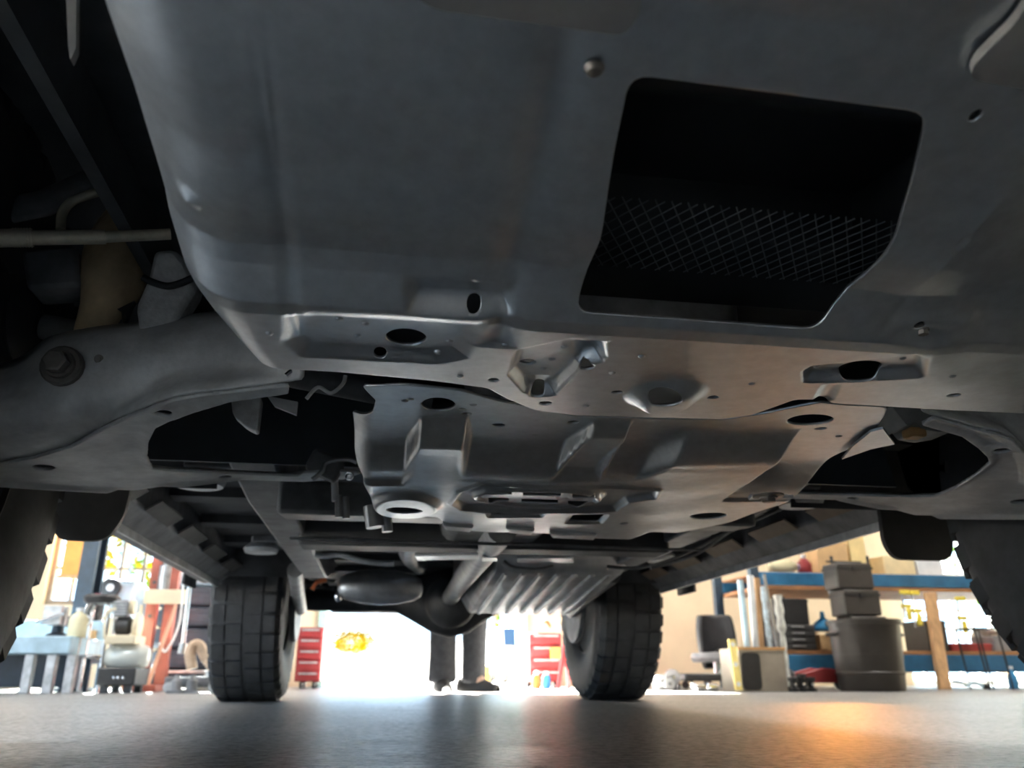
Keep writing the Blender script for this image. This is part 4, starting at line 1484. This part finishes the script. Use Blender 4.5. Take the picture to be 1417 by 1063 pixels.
skin_mesh('shirt', [(0, 0, .96, .16), (0, .01, 1.18, .155), (0, .02, 1.36, .17), (0, .01, 1.47, .085), (-.2, .02, 1.40, .08), (-.245, -.02, 1.14, .065), (.2, .02, 1.40, .08), (.245, -.02, 1.14, .065)],
          [(0, 1), (1, 2), (2, 3), (2, 4), (4, 5), (2, 6), (6, 7)], 0, shirtm, person)
MB().ball((0, .015, 1.71), (.098, .105, .10), 18, 12).build('hair', hairm, None).parent = person
for hx, dx, rot in ((hl, 0, 0.1), (hr, .06, .9)):
    sh = MB()
    c_, s_ = math.cos(rot), math.sin(rot)
    rows = []
    for t_, w_, h_ in ((-.10, .036, .085), (-.06, .046, .10), (0, .048, .095), (.07, .050, .07), (.13, .046, .055), (.17, .024, .04)):
        row = []
        for k in range(13):
            a = math.pi * k / 12
            u_, zz = w_ * math.cos(a), h_ * math.sin(a) ** .7
            fx, fy = s_ * t_ + c_ * u_, -c_ * t_ + s_ * u_
            row.append((hx + fx, fy + .02, zz + .004))
        rows.append(row)
    sh.grid(rows)
    o = sh.build('shoe', leatherm, None, sub=1, solid=.006, smooth=180)
    o.parent = person
# small parts near the person's feet
p = FL(677, 955)
t = thing('bollard', 'small yellow traffic bollard by the open bay behind the shoes', 'bollard', (p[0], 7.5, 0))
xx = xw(674, 7.5)
t.location = (xx, 7.5, 0)
MB().lathe([(.05, 0), (.05, .015), (.03, .02), (.028, .16), (.015, .175), (0, .178)], (xx, 7.5, 0), (0, 0, 1), 16).build('post', yellow, t)
MB().bx(xx - .08, xx + .08, 7.42, 7.58, 0, .014).build('base', rubber, t, bevel=.004)

# ---- right: chair, bins, rack ------------------------------------------------
Y = 6.3
xc = xw(1002, Y)
t = thing('office_chair', 'black office chair with its padded back to the cream wall', 'chair', (xc, Y, 0))
bz0, bz1 = zw(1002, 925, Y), zw(1002, 850, Y)
bk = MB()
rows = []
for k in range(9):
    v = k / 8
    hw = .155 * (1 - .35 * abs(v - .55) ** 2 * 2)
    rows.append([(xc + hw * u, Y + .10 + .05 * u * u * -1 + .04 * v, bz0 + (bz1 - bz0) * v) for u in np.linspace(-1, 1, 9)])
bk.grid(rows)
bk.build('backrest', blkcl, t, sub=1, solid=.05, smooth=180)
MB().lathe([(0, -.03), (.17, -.03), (.19, 0), (.18, .035), (0, .045)], (xc - .10, Y - .10, .22), (0, 0, 1), 24).build('seat', grey, t)
MB().tube([(xc - .02, Y + .02, .22), (xc, Y + .11, .30)], .02, 8).build('back_bar', blkpl, t)
MB().tube([(xc - .1, Y - .1, .06), (xc - .1, Y - .1, .2)], .022, 12).build('gas_lift', chrome, t)
for k in range(5):
    a = k * 2 * math.pi / 5 + .3
    ex, ey = xc - .1 + .24 * math.cos(a), Y - .1 + .24 * math.sin(a)
    MB().tube([(xc - .1, Y - .1, .09), (ex, ey, .065)], .016, 8).build('star_leg', blkpl, t)
    wheel(t, (ex, ey, .028), .028, .03, blkpl, (math.sin(a), -math.cos(a), 0))
# creeper with engine parts
Y = 5.6
xa, xb = xw(948, Y), xw(1018, Y)
t = thing('creeper', 'black mechanic creeper on steel casters near the cream wall', 'creeper', ((xa + xb) / 2, Y + .2, 0))
MB().bx(xa, xb, Y, Y + .4, .06, .11).build('deck', blkcl, t, bevel=.012)
for xx in (xa + .06, xb - .06):
    for yy_ in (Y + .05, Y + .35):
        wheel(t, (xx, yy_ - .03, .026), .026, .02, chrome, (1, 0, 0))
        MB().tube([(xx, yy_ - .03, .03), (xx, yy_, .06)], .008, 8).build('caster_stem', chrome, t)
t = thing('engine_pulley', 'steel pulley assembly lying on the floor beside the rear right tyre', 'pulley', (xw(924, Y), Y, 0))
for k, (px, py, r_) in enumerate(((915, 944, .05), (930, 938, .055), (926, 948, .04))):
    p = UY(px, py, Y - .02 * k)
    p[2] = max(p[2], r_ + .002)
    wheel(t, p, r_, .03, galv if k != 1 else grey, (0, 1, 0), 'pulley_wheel')
    MB().lathe([(.012, -.02), (.012, -.024), (0, -.025)], p, (0, 1, 0), 10).build('hub', chrome, t)
MB().bx(xw(908, Y), xw(938, Y), Y + .02, Y + .12, 0, .10).build('housing', framem, t, bevel=.01)
for k, (px, lab) in enumerate(((966, 'shiny steel socket on the floor left of the creeper casters'), (984, 'shiny steel socket on the floor before the creeper'))):
    xx = xw(px, 5.2)
    o = MB().lathe([(.020, -.03), (.024, -.028), (.024, .03), (.016, .032), (.016, -.01), (0, -.01)], (xx, 5.2, .0245), (1, .2, 0), 16).build('socket', chrome)
    tag(o, lab, 'socket')
# beige bin with dark front and poles
Y = 5.15
xa, xb = xw(1024, Y), xw(1088, Y)
zt = zw(1056, 897, Y)
t = thing('storage_bin', 'square beige bin with dark front panel holding tubes and poles', 'bin', ((xa + xb) / 2, Y + .15, 0))
bn = MB()
wt = .012
bn.bx(xa, xb, Y, Y + wt, 0, zt).bx(xa, xb, Y + .3 - wt, Y + .3, 0, zt).bx(xa, xa + wt, Y + wt, Y + .3 - wt, 0, zt).bx(xb - wt, xb, Y + wt, Y + .3 - wt, 0, zt).bx(xa + wt, xb - wt, Y + wt, Y + .3 - wt, 0, .015)
bn.build('bin_body', beige, t, fixn=False)
MB().prism([(x, Y - .012, z) for x, z in rpoly([(xa + .012, .01), (xa + .135, .01), (xa + .135, zt - .03), (xa + .012, zt - .03)], .03)], (0, .012, 0)).build('front_panel', blkpl, t)
MB().bx(xa - .006, xb + .006, Y - .006, Y + .02, zt - .012, zt + .006).build('rim', mat('tan_rim', (.55, .32, .14), .5, 0, .1, 10), t)
poles = [((1034, 1024), (896, 803), .020, ltblue, 'pale blue plastic tube leaning leftmost in the beige bin', 'tube'),
         ((1046, 1038), (896, 797), .022, white, 'white plastic tube standing beside the pale blue tube in the bin', 'tube'),
         ((1052, 1046), (896, 800), .018, wood, 'square wooden stick standing behind the white tube in the bin', 'stick'),
         ((1066, 1055), (896, 812), .022, mat('wrapped_blue', (.45, .55, .62), .35, 0, .25, 30, .2), 'tube wrapped in clear film in the middle of the beige bin', 'tube'),
         ((1076, 1057), (896, 795), .010, chrome, 'thin polished metal rod leaning across the beige bin', 'rod'),
         ((1085, 1076), (898, 824), .024, mat('wrapped_white', (.70, .72, .68), .35, 0, .2, 30, .2), 'thick white roll standing rightmost in the beige bin', 'roll')]
for k, ((pxa, pxb), (pya, pyb), r_, m_, lab, ct) in enumerate(poles):
    ya = Y + .05 + .065 * (k % 3)
    a, b_ = UY(pxa, pya, ya), UY(pxb, pyb, ya + .04)
    d = (b_ - a) / np.linalg.norm(b_ - a)
    a = a - d * ((a[2] - .03) / d[2])
    if k == 2:
        o = MB().prism([a + np.array(q) for q in ((-.02, -.02, 0), (.02, -.02, 0), (.02, .02, 0), (-.02, .02, 0))], b_ - a).build('wooden_stick', m_, smooth=0)
    elif k in (3, 5):
        n_ = 16
        o = MB().tube([a + (b_ - a) * q / n_ for q in range(n_ + 1)], [r_ * (.9 + .18 * math.sin(q * 2.1 + k)) * (1.25 if (k == 5 and q > 9) else .85) for q in range(n_ + 1)], 12).build('wrapped_roll', m_)
    else:
        o = MB().tube([a, a + (b_ - a) * .5, b_], r_, 14).build('plastic_tube' if k < 2 else 'metal_rod', m_)
    tag(o, lab, ct)
# yellow spirit level leaning on the bin
a, b_ = np.array([xw(1020, 5.05), 5.05, .01]), UY(1012, 885, 5.12)
t = thing('spirit_level', 'yellow spirit level leaning on the left side of the beige bin', 'level', a)
MB().prism([a + np.array(q) for q in ((-.022, -.01, 0), (.022, -.01, 0), (.022, .01, 0), (-.022, .01, 0))], b_ - a).build('rail', mat('level_yellow', (.75, .62, .22), .45, 0, .1, 10), t, smooth=0)
for f_ in (.12, .5, .9):
    c_ = a + (b_ - a) * f_
    MB().lathe([(.014, -.014), (.014, -.011), (.006, -.011)], c_, (0, 1, 0), 14).build('vial', glass if False else white, t)

# blue pallet rack
Yr, dp = 5.9, .75
xa, xb = xw(1064, Yr), xw(1560, Yr)
zu0, zu1 = zw(1200, 812, Yr), zw(1200, 794, Yr)
zl0, zl1 = zw(1200, 930, Yr), zw(1200, 906, Yr)
t = thing('pallet_rack', 'long blue steel storage rack with brown boards along the right', 'rack', ((xa + xb) / 2, Yr + dp / 2, 0))
for yy_ in (Yr, Yr + dp - .05):
    for z0_, z1_ in ((zu0, zu1), (zl0, zl1)):
        MB().bx(xa, xb, yy_, yy_ + .05, z0_, z1_).build('beam', bluem, t, bevel=.006)
    for xx in (xa - .035, xb + .035):
        MB().bx(xx - .035, xx + .035, yy_, yy_ + .06, 0, 2.0).build('upright', navy, t, bevel=.004)
for z_ in (zu0 - .03, zl1):
    nb = 5
    for k in range(nb):
        MB().bx(xa, xb, Yr + .0 + k * dp / nb, Yr + (k + 1) * dp / nb - .012, z_, z_ + .028).build('deck_board', deck, t, bevel=.003)
ZL = zl1 + .028
ZU = zu1
nb = MB().bx(xa, xb, Yr + .05, Yr + dp - .05, zu1 - .012, zu1).build('shelf_sheet', deck, t)


def case(name, label, cat, x0, x1, Y, dep, z0, z1, m, n=0, hm=None):
    t = thing(name, label, cat, ((x0 + x1) / 2, Y + dep / 2, z0))
    MB().bx(x0, x1, Y, Y + dep, z0, z1).build('case_body', m, t, bevel=.008)
    for k in range(n):
        h = (z1 - z0) / n
        d = MB().bx(x0 + .01, x1 - .01, Y - .012, Y, z0 + k * h + .006, z0 + (k + 1) * h - .006).build('drawer', m, t, bevel=.003)
        MB().bx((x0 + x1) / 2 - .05, (x0 + x1) / 2 + .05, Y - .02, Y - .012, z0 + (k + 1) * h - .02, z0 + (k + 1) * h - .012).build('handle', hm or galv, d)
    if not n:
        MB().bx(x0 - .004, x1 + .004, Y - .004, Y + dep + .004, z1 - .025, z1 - .012).build('lid_seam', m, t)
        MB().tube(crom([((x0 + x1) / 2 - .05, Y + dep / 2, z1), ((x0 + x1) / 2 - .045, Y + dep / 2, z1 + .025), ((x0 + x1) / 2 + .045, Y + dep / 2, z1 + .025), ((x0 + x1) / 2 + .05, Y + dep / 2, z1)], 4), .006, 6).build('handle', hm or m, t)
    return t


case('drawer_cabinet', 'black drawer cabinet with steel drawers on the lower rack shelf', 'cabinet', xw(1086, Yr), xw(1138, Yr), Yr + .03, .4, ZL, zw(1110, 864, Yr), mat('dark_drawers', (.06, .06, .062), .45, .2, .15, 10), 4)
case('tool_case', 'tall black case standing on the black drawer cabinet', 'case', xw(1084, Yr), xw(1132, Yr), Yr + .03, .4, zw(1110, 864, Yr), zw(1110, 828, Yr), blkpl)
case('carton', 'brown cardboard box on the lower shelf right of the drawer cabinet', 'box', xw(1146, Yr), xw(1184, Yr), Yr + .06, .3, ZL, zw(1160, 877, Yr), card)
p0, p1 = UY(1132, 874, Yr + .05), UY(1166, 858, Yr + .05)
t = thing('funnel', 'bright blue plastic funnel on the brown box in the rack', 'funnel', ((p0[0] + p1[0]) / 2, Yr + .15, zw(1160, 877, Yr)))
zz = zw(1160, 877, Yr) + .03
MB().lathe([(.095, 0), (.095, .02), (.06, .06), (.02, .09), (.014, .14), (.010, .14), (.012, .09), (.05, .05), (.085, .01)], ((p0[0] + p1[0]) / 2, Yr + .15, zz), (0, 0, 1), 24).build('cone', bluecl, t)
MB().tube([((p0[0] + p1[0]) / 2 + .09, Yr + .15, zz + .01), ((p0[0] + p1[0]) / 2 + .13, Yr + .15, zz + .01)], .01, 8).build('handle', bluecl, t)
# clamps hanging from the upper beam
for k, (px, py0, py1, m_, lab) in enumerate(((1152, 818, 852, galv, 'steel clamp hanging leftmost under the upper blue beam'), (1164, 822, 862, chrome, 'shiny steel clamp hanging beside the leftmost clamp on the rack'),
                                            (1250, 818, 856, yellow, 'yellow clamp hanging under the upper beam left of the wooden prop'), (1264, 818, 868, yellow, 'long yellow clamp hanging beside the wooden prop'),
                                            (1327, 826, 880, yellow, 'yellow strap bundle hanging before the bright glazed door'))):
    Yk = Yr - .03
    a, b_ = UY(px - 3, py0, Yk), UY(px + 3, py1, Yk)
    t = thing('bar_clamp', lab, 'clamp', a)
    MB().tube([a, b_], .007, 8).build('bar', galv, t)
    for f_ in (.05, .55):
        c_ = a + (b_ - a) * f_
        MB().bx(c_[0] - .015, c_[0] + .06, Yk - .015, Yk + .01, c_[2] - .015, c_[2] + .015).build('jaw', m_, t, bevel=.004)
    MB().lathe([(.018, 0), (.02, .02), (.018, .08), (.01, .09)], a + (b_ - a) * .62 + np.array([.03, -.01, -.09]), (0, 0, 1), 12).build('grip', m_, t)
# things on the upper shelf
x_, z_ = xw(1108, Yr), ZU
t = thing('plastic_jug', 'cream plastic jug lying on the upper blue rack beam', 'jug', (x_, Yr + .1, z_))
MB().lathe([(.03, -.12), (.05, -.10), (.052, .06), (.03, .10), (.018, .12)], (x_, Yr + .1, z_ + .053), (1, 0, 0), 18).build('jug_body', mat('cream_plastic', (.75, .68, .45)), t)
MB().lathe([(.024, .115), (.024, .145), (0, .146)], (x_, Yr + .1, z_ + .053), (1, 0, 0), 14).build('cap', mat('lilac_cap', (.6, .5, .7), .4, 0, .1, 10), t)
x_ = xw(1140, Yr)
t = thing('spray_bottle', 'red bottle standing on the upper rack shelf beside the cream jug', 'bottle', (x_, Yr + .1, ZU))
MB().lathe([(.05, 0), (.055, .01), (.055, .08), (.03, .11), (.018, .12)], (x_, Yr + .1, ZU), (0, 0, 1), 18).build('bottle_body', redm, t)
MB().lathe([(.02, .12), (.02, .15), (0, .152)], (x_, Yr + .1, ZU), (0, 0, 1), 12).build('cap', white, t)
for k, (xa_, xb_, top, m_, lab) in enumerate(((1152, 1196, 752, card, 'tan cardboard box on the upper rack shelf beside the red bottle'), (1200, 1222, 742, mat('straw_box', (.75, .58, .28), .6, 0, .1, 8), 'straw coloured box on the upper shelf above the black cases'),
                                             (1246, 1290, 770, mat('buff_box', (.72, .6, .36), .6, 0, .1, 8), 'buff coloured box on the upper shelf right of the black cases'), (1294, 1330, 776, white, 'white box on the upper shelf near the front right tyre'))):
    x0, x1 = xw(xa_, Yr + .1), xw(xb_, Yr + .1)
    t = thing('carton', lab, 'box', ((x0 + x1) / 2, Yr + .2, ZU))
    MB().bx(x0, x1, Yr + .1, Yr + .4, ZU, zw((xa_ + xb_) / 2, top, Yr + .1)).build('carton_body', m_, t, bevel=.004)
    MB().bx(x0, x1, Yr + .24, Yr + .27, zw((xa_ + xb_) / 2, top, Yr + .1), zw((xa_ + xb_) / 2, top, Yr + .1) + .002).build('tape', beige, t)
# lower shelf right of the prop
case('tool_case', 'black case on the lower shelf beside the wooden prop', 'case', xw(1298, Yr), xw(1326, Yr), Yr + .05, .3, ZL, zw(1312, 858, Yr), blkpl)
case('tool_case', 'red metal toolbox on the lower shelf near the front right tyre', 'toolbox', xw(1329, Yr), xw(1386, Yr), Yr + .05, .25, ZL, zw(1356, 890, Yr), redm, 0, galv)
case('tool_case', 'grey case on the lower shelf half hidden by the front right tyre', 'case', xw(1390, Yr), xw(1430, Yr), Yr + .05, .25, ZL, zw(1410, 880, Yr), grey)
p = UY(1374, 872, Yr + .4)
x_ = xw(1374, Yr + .4)
t = thing('electric_motor', 'dull steel motor behind the red toolbox on the lower shelf', 'motor', (x_, Yr + .4, ZL))
MB().lathe([(.03, -.10), (.075, -.09), (.08, .07), (.05, .10), (.015, .11), (.015, .16)], (x_, Yr + .40, ZL + .10), (1, 0, 0), 20).build('motor_body', galv, t)
MB().bx(x_ - .07, x_ + .06, Yr + .34, Yr + .46, ZL, ZL + .04).build('foot', framem, t)
# wooden prop
a, b_ = np.array([xw(1302, 5.7), 5.7, .0]), UY(1286, 820, 5.86)
a[0] = xw(1303, 5.7)
o = MB().prism([a + np.array(q) for q in ((-.045, -.02, 0), (.045, -.02, 0), (.045, .02, 0), (-.045, .02, 0))], b_ - a).build('wooden_prop', wood, bevel=.004)
tag(o, 'pine timber propped between floor and upper rack shelf', 'timber')
# trash can
Y = 4.95
xa, xb = xw(1186, Y), xw(1278, Y)
r_ = (xb - xa) / 2
zt = zw(1230, 856, Y)
cx = (xa + xb) / 2
t = thing('trash_can', 'big round dark brown trash can on the floor before the rack', 'trash can', (cx, Y + r_, 0))
MB().lathe([(0, .01), (r_ * .86, .0), (r_ * .9, .02), (r_ * .99, zt - .03), (r_ * 1.04, zt - .03), (r_ * 1.04, zt), (r_ * .97, zt), (r_ * .86, .03), (0, .03)], (cx, Y + r_, 0), (0, 0, 1), 36).build('can_body', mat('brown_black_plastic', (.035, .030, .026), .5, 0, .15, 8), t, smooth=40)
for sg in (-1, 1):
    MB().tube(crom([(cx + sg * r_, Y + r_ - .05, zt - .09), (cx + sg * (r_ + .04), Y + r_, zt - .09), (cx + sg * r_, Y + r_ + .05, zt - .09)], 4), .012, 8).build('handle', blkpl, t)
for k in range(3):
    zz = .10 + k * .11
    MB().lathe([(r_ * .915, zz), (r_ * .945, zz + .006), (r_ * .95, zz + .014), (r_ * .925, zz + .02)], (cx, Y + r_, 0), (0, 0, 1), 36).build('rib', MATS['brown_black_plastic'], t, fixn=False)
# hand truck with three dark cases behind the can
Y = 5.72
xa, xb = xw(1166, Y), xw(1216, Y)
t = thing('hand_truck', 'black hand truck carrying dark cases behind the trash can', 'hand truck', ((xa + xb) / 2, Y - .1, 0))
for px in (1150, 1200):
    MB().tube([(xw(px + 22, Y), Y + .02, .06), UY(px, 770, Y + .06)], .012, 8).build('rail', blkpl, t)
MB().bx(xa - .02, xb + .02, Y - .22, Y + .02, .01, .02).build('toe_plate', blkpl, t)
for xx in (xa, xb):
    wheel(t, (xx, Y + .06, .07), .07, .03)
for z_ in (.3, .6, .9):
    MB().tube([(xa, Y + .03, z_), (xb, Y + .03, z_)], .008, 6).build('rung', blkpl, t)
zs = [.02, .24, zw(1190, 852, Y - .2), zw(1190, 815, Y - .2), zw(1190, 778, Y - .2)]
labs = ['lowest dark case on the hand truck, behind the trash can', 'dark case second from the bottom on the hand truck', 'dark case third from the bottom on the hand truck', 'topmost dark case on the hand truck']
cm_ = mat('brown_case', (.045, .040, .036), .5, 0, .12, 8)
for k in range(4):
    dx = -.03 * k + .03
    t = thing('storage_case', labs[k], 'case', ((xa + xb) / 2 + dx, Y - .1, zs[k]), 'cases on the hand truck')
    MB().bx(xa + dx, xb + dx, Y - .2, Y, zs[k] + .002, zs[k + 1] - .004).build('case_body', cm_, t, bevel=.012)
    MB().bx(xa + dx - .004, xb + dx + .004, Y - .204, Y + .004, zs[k + 1] - .05, zs[k + 1] - .035).build('lid_seam', blkpl, t)
    MB().bx((xa + xb) / 2 + dx - .02, (xa + xb) / 2 + dx + .02, Y - .212, Y - .2, zs[k + 1] - .06, zs[k + 1] - .03).build('latch', blkpl, t)
# red trolley jack on the floor
Y = 5.3
xa, xb = xw(1092, Y), xw(1194, Y)
t = thing('floor_jack', 'low red trolley jack with black wheels between bin and trash can', 'jack', ((xa + xb) / 2, Y + .1, 0))
MB().prism([(xa + .08, Y, .05), (xb - .02, Y, .05), (xb - .03, Y, .10), (xb - .12, Y, .125), (xa + .25, Y, .145), (xa + .10, Y, .11)], (0, .03, 0)).build('side_plate', redm, t, bevel=.006)
MB().prism([(xa + .08, Y + .17, .05), (xb - .02, Y + .17, .05), (xb - .03, Y + .17, .10), (xb - .12, Y + .17, .125), (xa + .25, Y + .17, .145), (xa + .10, Y + .17, .11)], (0, .03, 0)).build('side_plate', redm, t, bevel=.006)
MB().bx(xa + .1, xb - .06, Y + .03, Y + .17, .05, .09).build('lift_arm', framem, t, bevel=.006)
for xx, r_ in ((xa + .06, .045), (xb - .04, .05)):
    for yy_ in (Y - .015, Y + .215):
        wheel(t, (xx, yy_, r_), r_, .03, blkpl, (0, 1, 0), 'wheel')
        MB().lathe([(.012, -.018), (.012, -.022), (0, -.023)], (xx, yy_, r_), (0, 1, 0), 10).build('hub_cap', chrome, t)
MB().lathe([(.04, .09), (.035, .12), (.045, .125), (.045, .13)], (xb - .09, Y + .1, 0), (0, 0, 1), 16).build('saddle', cream, t)
MB().tube([(xa + .08, Y + .1, .10), (xa - .02, Y + .1, .17)], .018, 10).build('handle_socket', framem, t)
# valve cluster beside the bin
for k, (px, py) in enumerate(((1096, 936), (1108, 944), (1120, 934))):
    xx = xw(px, 5.05)
    t = thing('pipe_fitting', ['black pipe fitting on the floor touching the beige bin', 'black pipe fitting on the floor, second from the bin', 'black pipe fitting on the floor, third from the bin'][k], 'fitting', (xx, 5.05, 0), 'fittings beside the bin')
    MB().lathe([(.035, 0), (.035, .02), (.02, .025), (.02, .06 + .02 * (k % 2)), (.03, .065 + .02 * (k % 2)), (.03, .085 + .02 * (k % 2)), (0, .087 + .02 * (k % 2))], (xx, 5.05, 0), (0, 0, 1), 16).build('fitting_body', blkpl, t)
    MB().lathe([(.01, -.022), (.01, -.028), (0, -.029)], (xx, 5.05, .045), (0, 1, 0), 10).build('plug', chrome, t)
# wire stand and bottle under the rack at the far right
Y = 5.55
xa, xb = xw(1366, Y), xw(1398, Y)
t = thing('wire_stand', 'thin black wire stand near the front right tyre', 'stand', ((xa + xb) / 2, Y + .1, 0))
zt = zw(1380, 868, Y)
for xx, lean in ((xa, -.04), (xb, -.04)):
    for dy in (0, .2):
        MB().tube([(xx, Y + dy, 0), (xx + lean, Y + dy, zt)], .007, 6).build('leg', blkpl, t)
for z_ in (.12, zt - .01):
    MB().tube([(xa - .04 * z_ / zt, Y, z_), (xb - .04 * z_ / zt, Y, z_), (xb - .04 * z_ / zt, Y + .2, z_), (xa - .04 * z_ / zt, Y + .2, z_)], .006, 6, closed=True).build('hoop', blkpl, t)
x_ = xw(1386, 5.9)
t = thing('spray_bottle', 'blue bottle on the floor under the rack at the right', 'bottle', (x_, 5.8, 0))
MB().lathe([(.03, 0), (.034, .01), (.034, .09), (.018, .12), (.014, .14)], (x_, 5.8, 0), (0, 0, 1), 16).build('bottle_body', bluecl, t)
MB().lathe([(.017, .14), (.017, .16), (0, .162)], (x_, 5.8, 0), (0, 0, 1), 12).build('cap', white, t)
t = thing('floor_cable_reel', 'small tangle of pale blue hose on the floor by the timber prop', 'hose', (xw(1330, 5.6), 5.6, 0))
MB().tube(crom([(xw(1316, 5.6), 5.6, .06), (xw(1324, 5.6), 5.58, .05), (xw(1334, 5.6), 5.6, .03), (xw(1348, 5.6), 5.62, .045), (xw(1360, 5.6), 5.6, .02)], 6), .012, 8).build('hose', ltblue, t)
MB().lathe([(.02, -.02), (.02, .02)], (xw(1361, 5.6), 5.6, .022), (1, 0, 0), 10).build('coupling', blkpl, t)
# added unseen lamp high on the rack, makes the orange floor patch
lx, ly, lz = 3.0, 5.75, 1.35
t = thing('added_lamp', 'added unseen lamp with warm bulb high on the blue rack', 'lamp', (lx, ly, lz))
tgt = Vector(tuple(FL(1130, 986)))
dr = (tgt - Vector((lx, ly, lz))).normalized()
MB().lathe([(.02, -.10), (.03, -.08), (.035, -.04), (.09, .06), (.095, .06), (.04, -.045)], (lx, ly, lz), dr, 24).build('shade', alum, t)
MB().ball((lx, ly, lz), .03, 14, 10).build('bulb', mat('warm_bulb', (1, .7, .4), .4, 0, 0, 5, emit=((1, .55, .2), 6)), t)
MB().tube([Vector((lx, ly, lz)) - dr * .09, Vector((lx, ly + .17, lz + .06))], .012, 8).build('arm', blkpl, t)
ll = bpy.data.lights.new('lamp_beam', 'SPOT')
ll.energy = 42
ll.color = (1.0, .36, .06)
ll.spot_size = .24
ll.spot_blend = .75
ll.shadow_soft_size = .02
lo = bpy.data.objects.new('lamp_beam', ll)
COL.objects.link(lo)
lo.location = Vector((lx, ly, lz)) + dr * .07
lo.rotation_euler = dr.to_track_quat('-Z', 'Y').to_euler()

# ceiling strip lights of the workshop; the last is added fill for the left
tubem = mat('lit_tube', (1, 1, 1), .4, 0, 0, 5, emit=((1.0, .93, .82), 9))
for k, (x_, y_, lab) in enumerate(((-3.6, 4.6, 'ceiling strip light over the workbench'), (-.6, 6.6, 'ceiling strip light near the open bay'), (3.4, 4.3, 'ceiling strip light over the blue rack'), (3.4, 7.0, 'ceiling strip light by the cream rear wall'), (-2.7, .5, 'added cool white fill light on the ceiling over the left floor'))):
    t = thing('strip_light', lab, 'light', (x_, y_, ZC))
    MB().bx(x_ - .62, x_ + .62, y_ - .07, y_ + .07, ZC - .05, ZC).build('housing', white, t, bevel=.006)
    for dy in (-.035, .035):
        MB().tube([(x_ - .58, y_ + dy, ZC - .07), (x_ + .58, y_ + dy, ZC - .07)], .014, 10).build('tube', tubem, t)
    l = bpy.data.lights.new('strip_glow', 'AREA')
    l.shape = 'RECTANGLE'
    l.size, l.size_y = 1.2, .12
    l.energy = (80, 30, 100, 30, 120)[k]
    l.color = (1.0, .95, .88) if k < 4 else (.80, .91, 1.0)
    o = bpy.data.objects.new('strip_glow', l)
    COL.objects.link(o)
    o.location = (x_, y_, ZC - .09)

# ---- outside the bay: parked van, bushes, trees --------------------------------
def shrub(name, label, c, r, m, n=420, seed=1, trunk=.0):
    rnd = random.Random(seed)
    t = thing(name, label, 'bush' if trunk == 0 else 'tree', (c[0], c[1], -.02))
    lf = MB()
    for _ in range(n):
        a, b_ = rnd.uniform(0, 2 * math.pi), math.acos(rnd.uniform(-1, 1))
        q = rnd.uniform(.55, 1.0)
        p = Vector((c[0] + r[0] * q * math.sin(b_) * math.cos(a), c[1] + r[1] * q * math.sin(b_) * math.sin(a), c[2] + r[2] * q * math.cos(b_)))
        s_ = rnd.uniform(.05, .11) * max(r)
        u_ = Vector((rnd.uniform(-1, 1), rnd.uniform(-1, 1), rnd.uniform(-1, 1))).normalized() * s_
        w_ = Vector((rnd.uniform(-1, 1), rnd.uniform(-1, 1), rnd.uniform(-1, 1))).normalized() * s_ * .6
        lf.add([p - u_, p + w_, p + u_, p - w_], [(0, 1, 2, 3)])
    o = lf.build('foliage', m, t, smooth=0, fixn=False)
    o['kind'] = 'stuff'
    MB().tube([(c[0], c[1], -.02), (c[0] + .03, c[1], c[2] * .6), (c[0], c[1], c[2])], [.05 * max(r), .04 * max(r), .02 * max(r)], 8).build('trunk', bark, t)
    return t


p = UY(488, 888, 16)
shrub('yellow_bush', 'yellow leafed bush in the bright yard seen through the bay', (p[0], 16, p[2]), (.40, .35, .22), foliage, 1100, 2)
p = UY(712, 868, 18)
shrub('street_tree', 'pale green tree in the yard above the parked van', (p[0] - .3, 19, 2.2), (1.0, 1.0, 1.2), foliage2, 500, 3, 1)
for k, (px, Y, lab) in enumerate(((150, 11, 'leafy tree outside the left part of the steel window'), (225, 14.5, 'leafy tree outside the right part of the steel window'), (1390, 11.5, 'green tree outside the glazed door'))):
    x_ = xw(px, Y)
    shrub('street_tree', lab, (x_, Y, 1.9), (1.0, .8, 1.0), foliage2 if k != 0 else foliage, 260, 5 + k, 1)
Y = 13.0
xa, xb = xw(694, Y), xw(760, Y)
zr = lambda py: zw(710, py, Y)
t = thing('parked_van', 'white parked van with blue windscreen out in the bright yard', 'van', ((xa + xb) / 2, Y + 1, -.02))
wv = mat('van_white', (.8, .82, .84), .3, 0, .03, 4)
MB().prism([(xa, y, z) for y, z in [(Y, .12), (Y, .42), (Y + .25, .50), (Y + .55, .82), (Y + 2.2, .86), (Y + 2.3, .12)]], (xb - xa, 0, 0)).build('body', wv, t, bevel=.04)
MB().prism([(xa + .08, Y + .262, .53), (xb - .08, Y + .262, .53), (xb - .1, Y + .53, .805), (xa + .1, Y + .53, .805)], (0, -.012, .008)).build('windscreen', carglass, t)
for xx in (xa + .08, xb - .08):
    for yy_ in (Y + .3, Y + 1.9):
        wheel(t, (xx, yy_, .13), .15, .12, rubber, (1, 0, 0), 'wheel')
for xx in (xa + .12, xb - .12):
    MB().lathe([(.05, 0), (.05, -.02), (0, -.03)], (xx, Y, .33), (0, 1, 0), 14).build('headlamp', white, t)
# low yard wall far behind
yw = MB().bx(-14, 14, 24, 24.3, -.02, 1.0).build('yard_wall', yard, None)
yw['kind'] = 'structure'
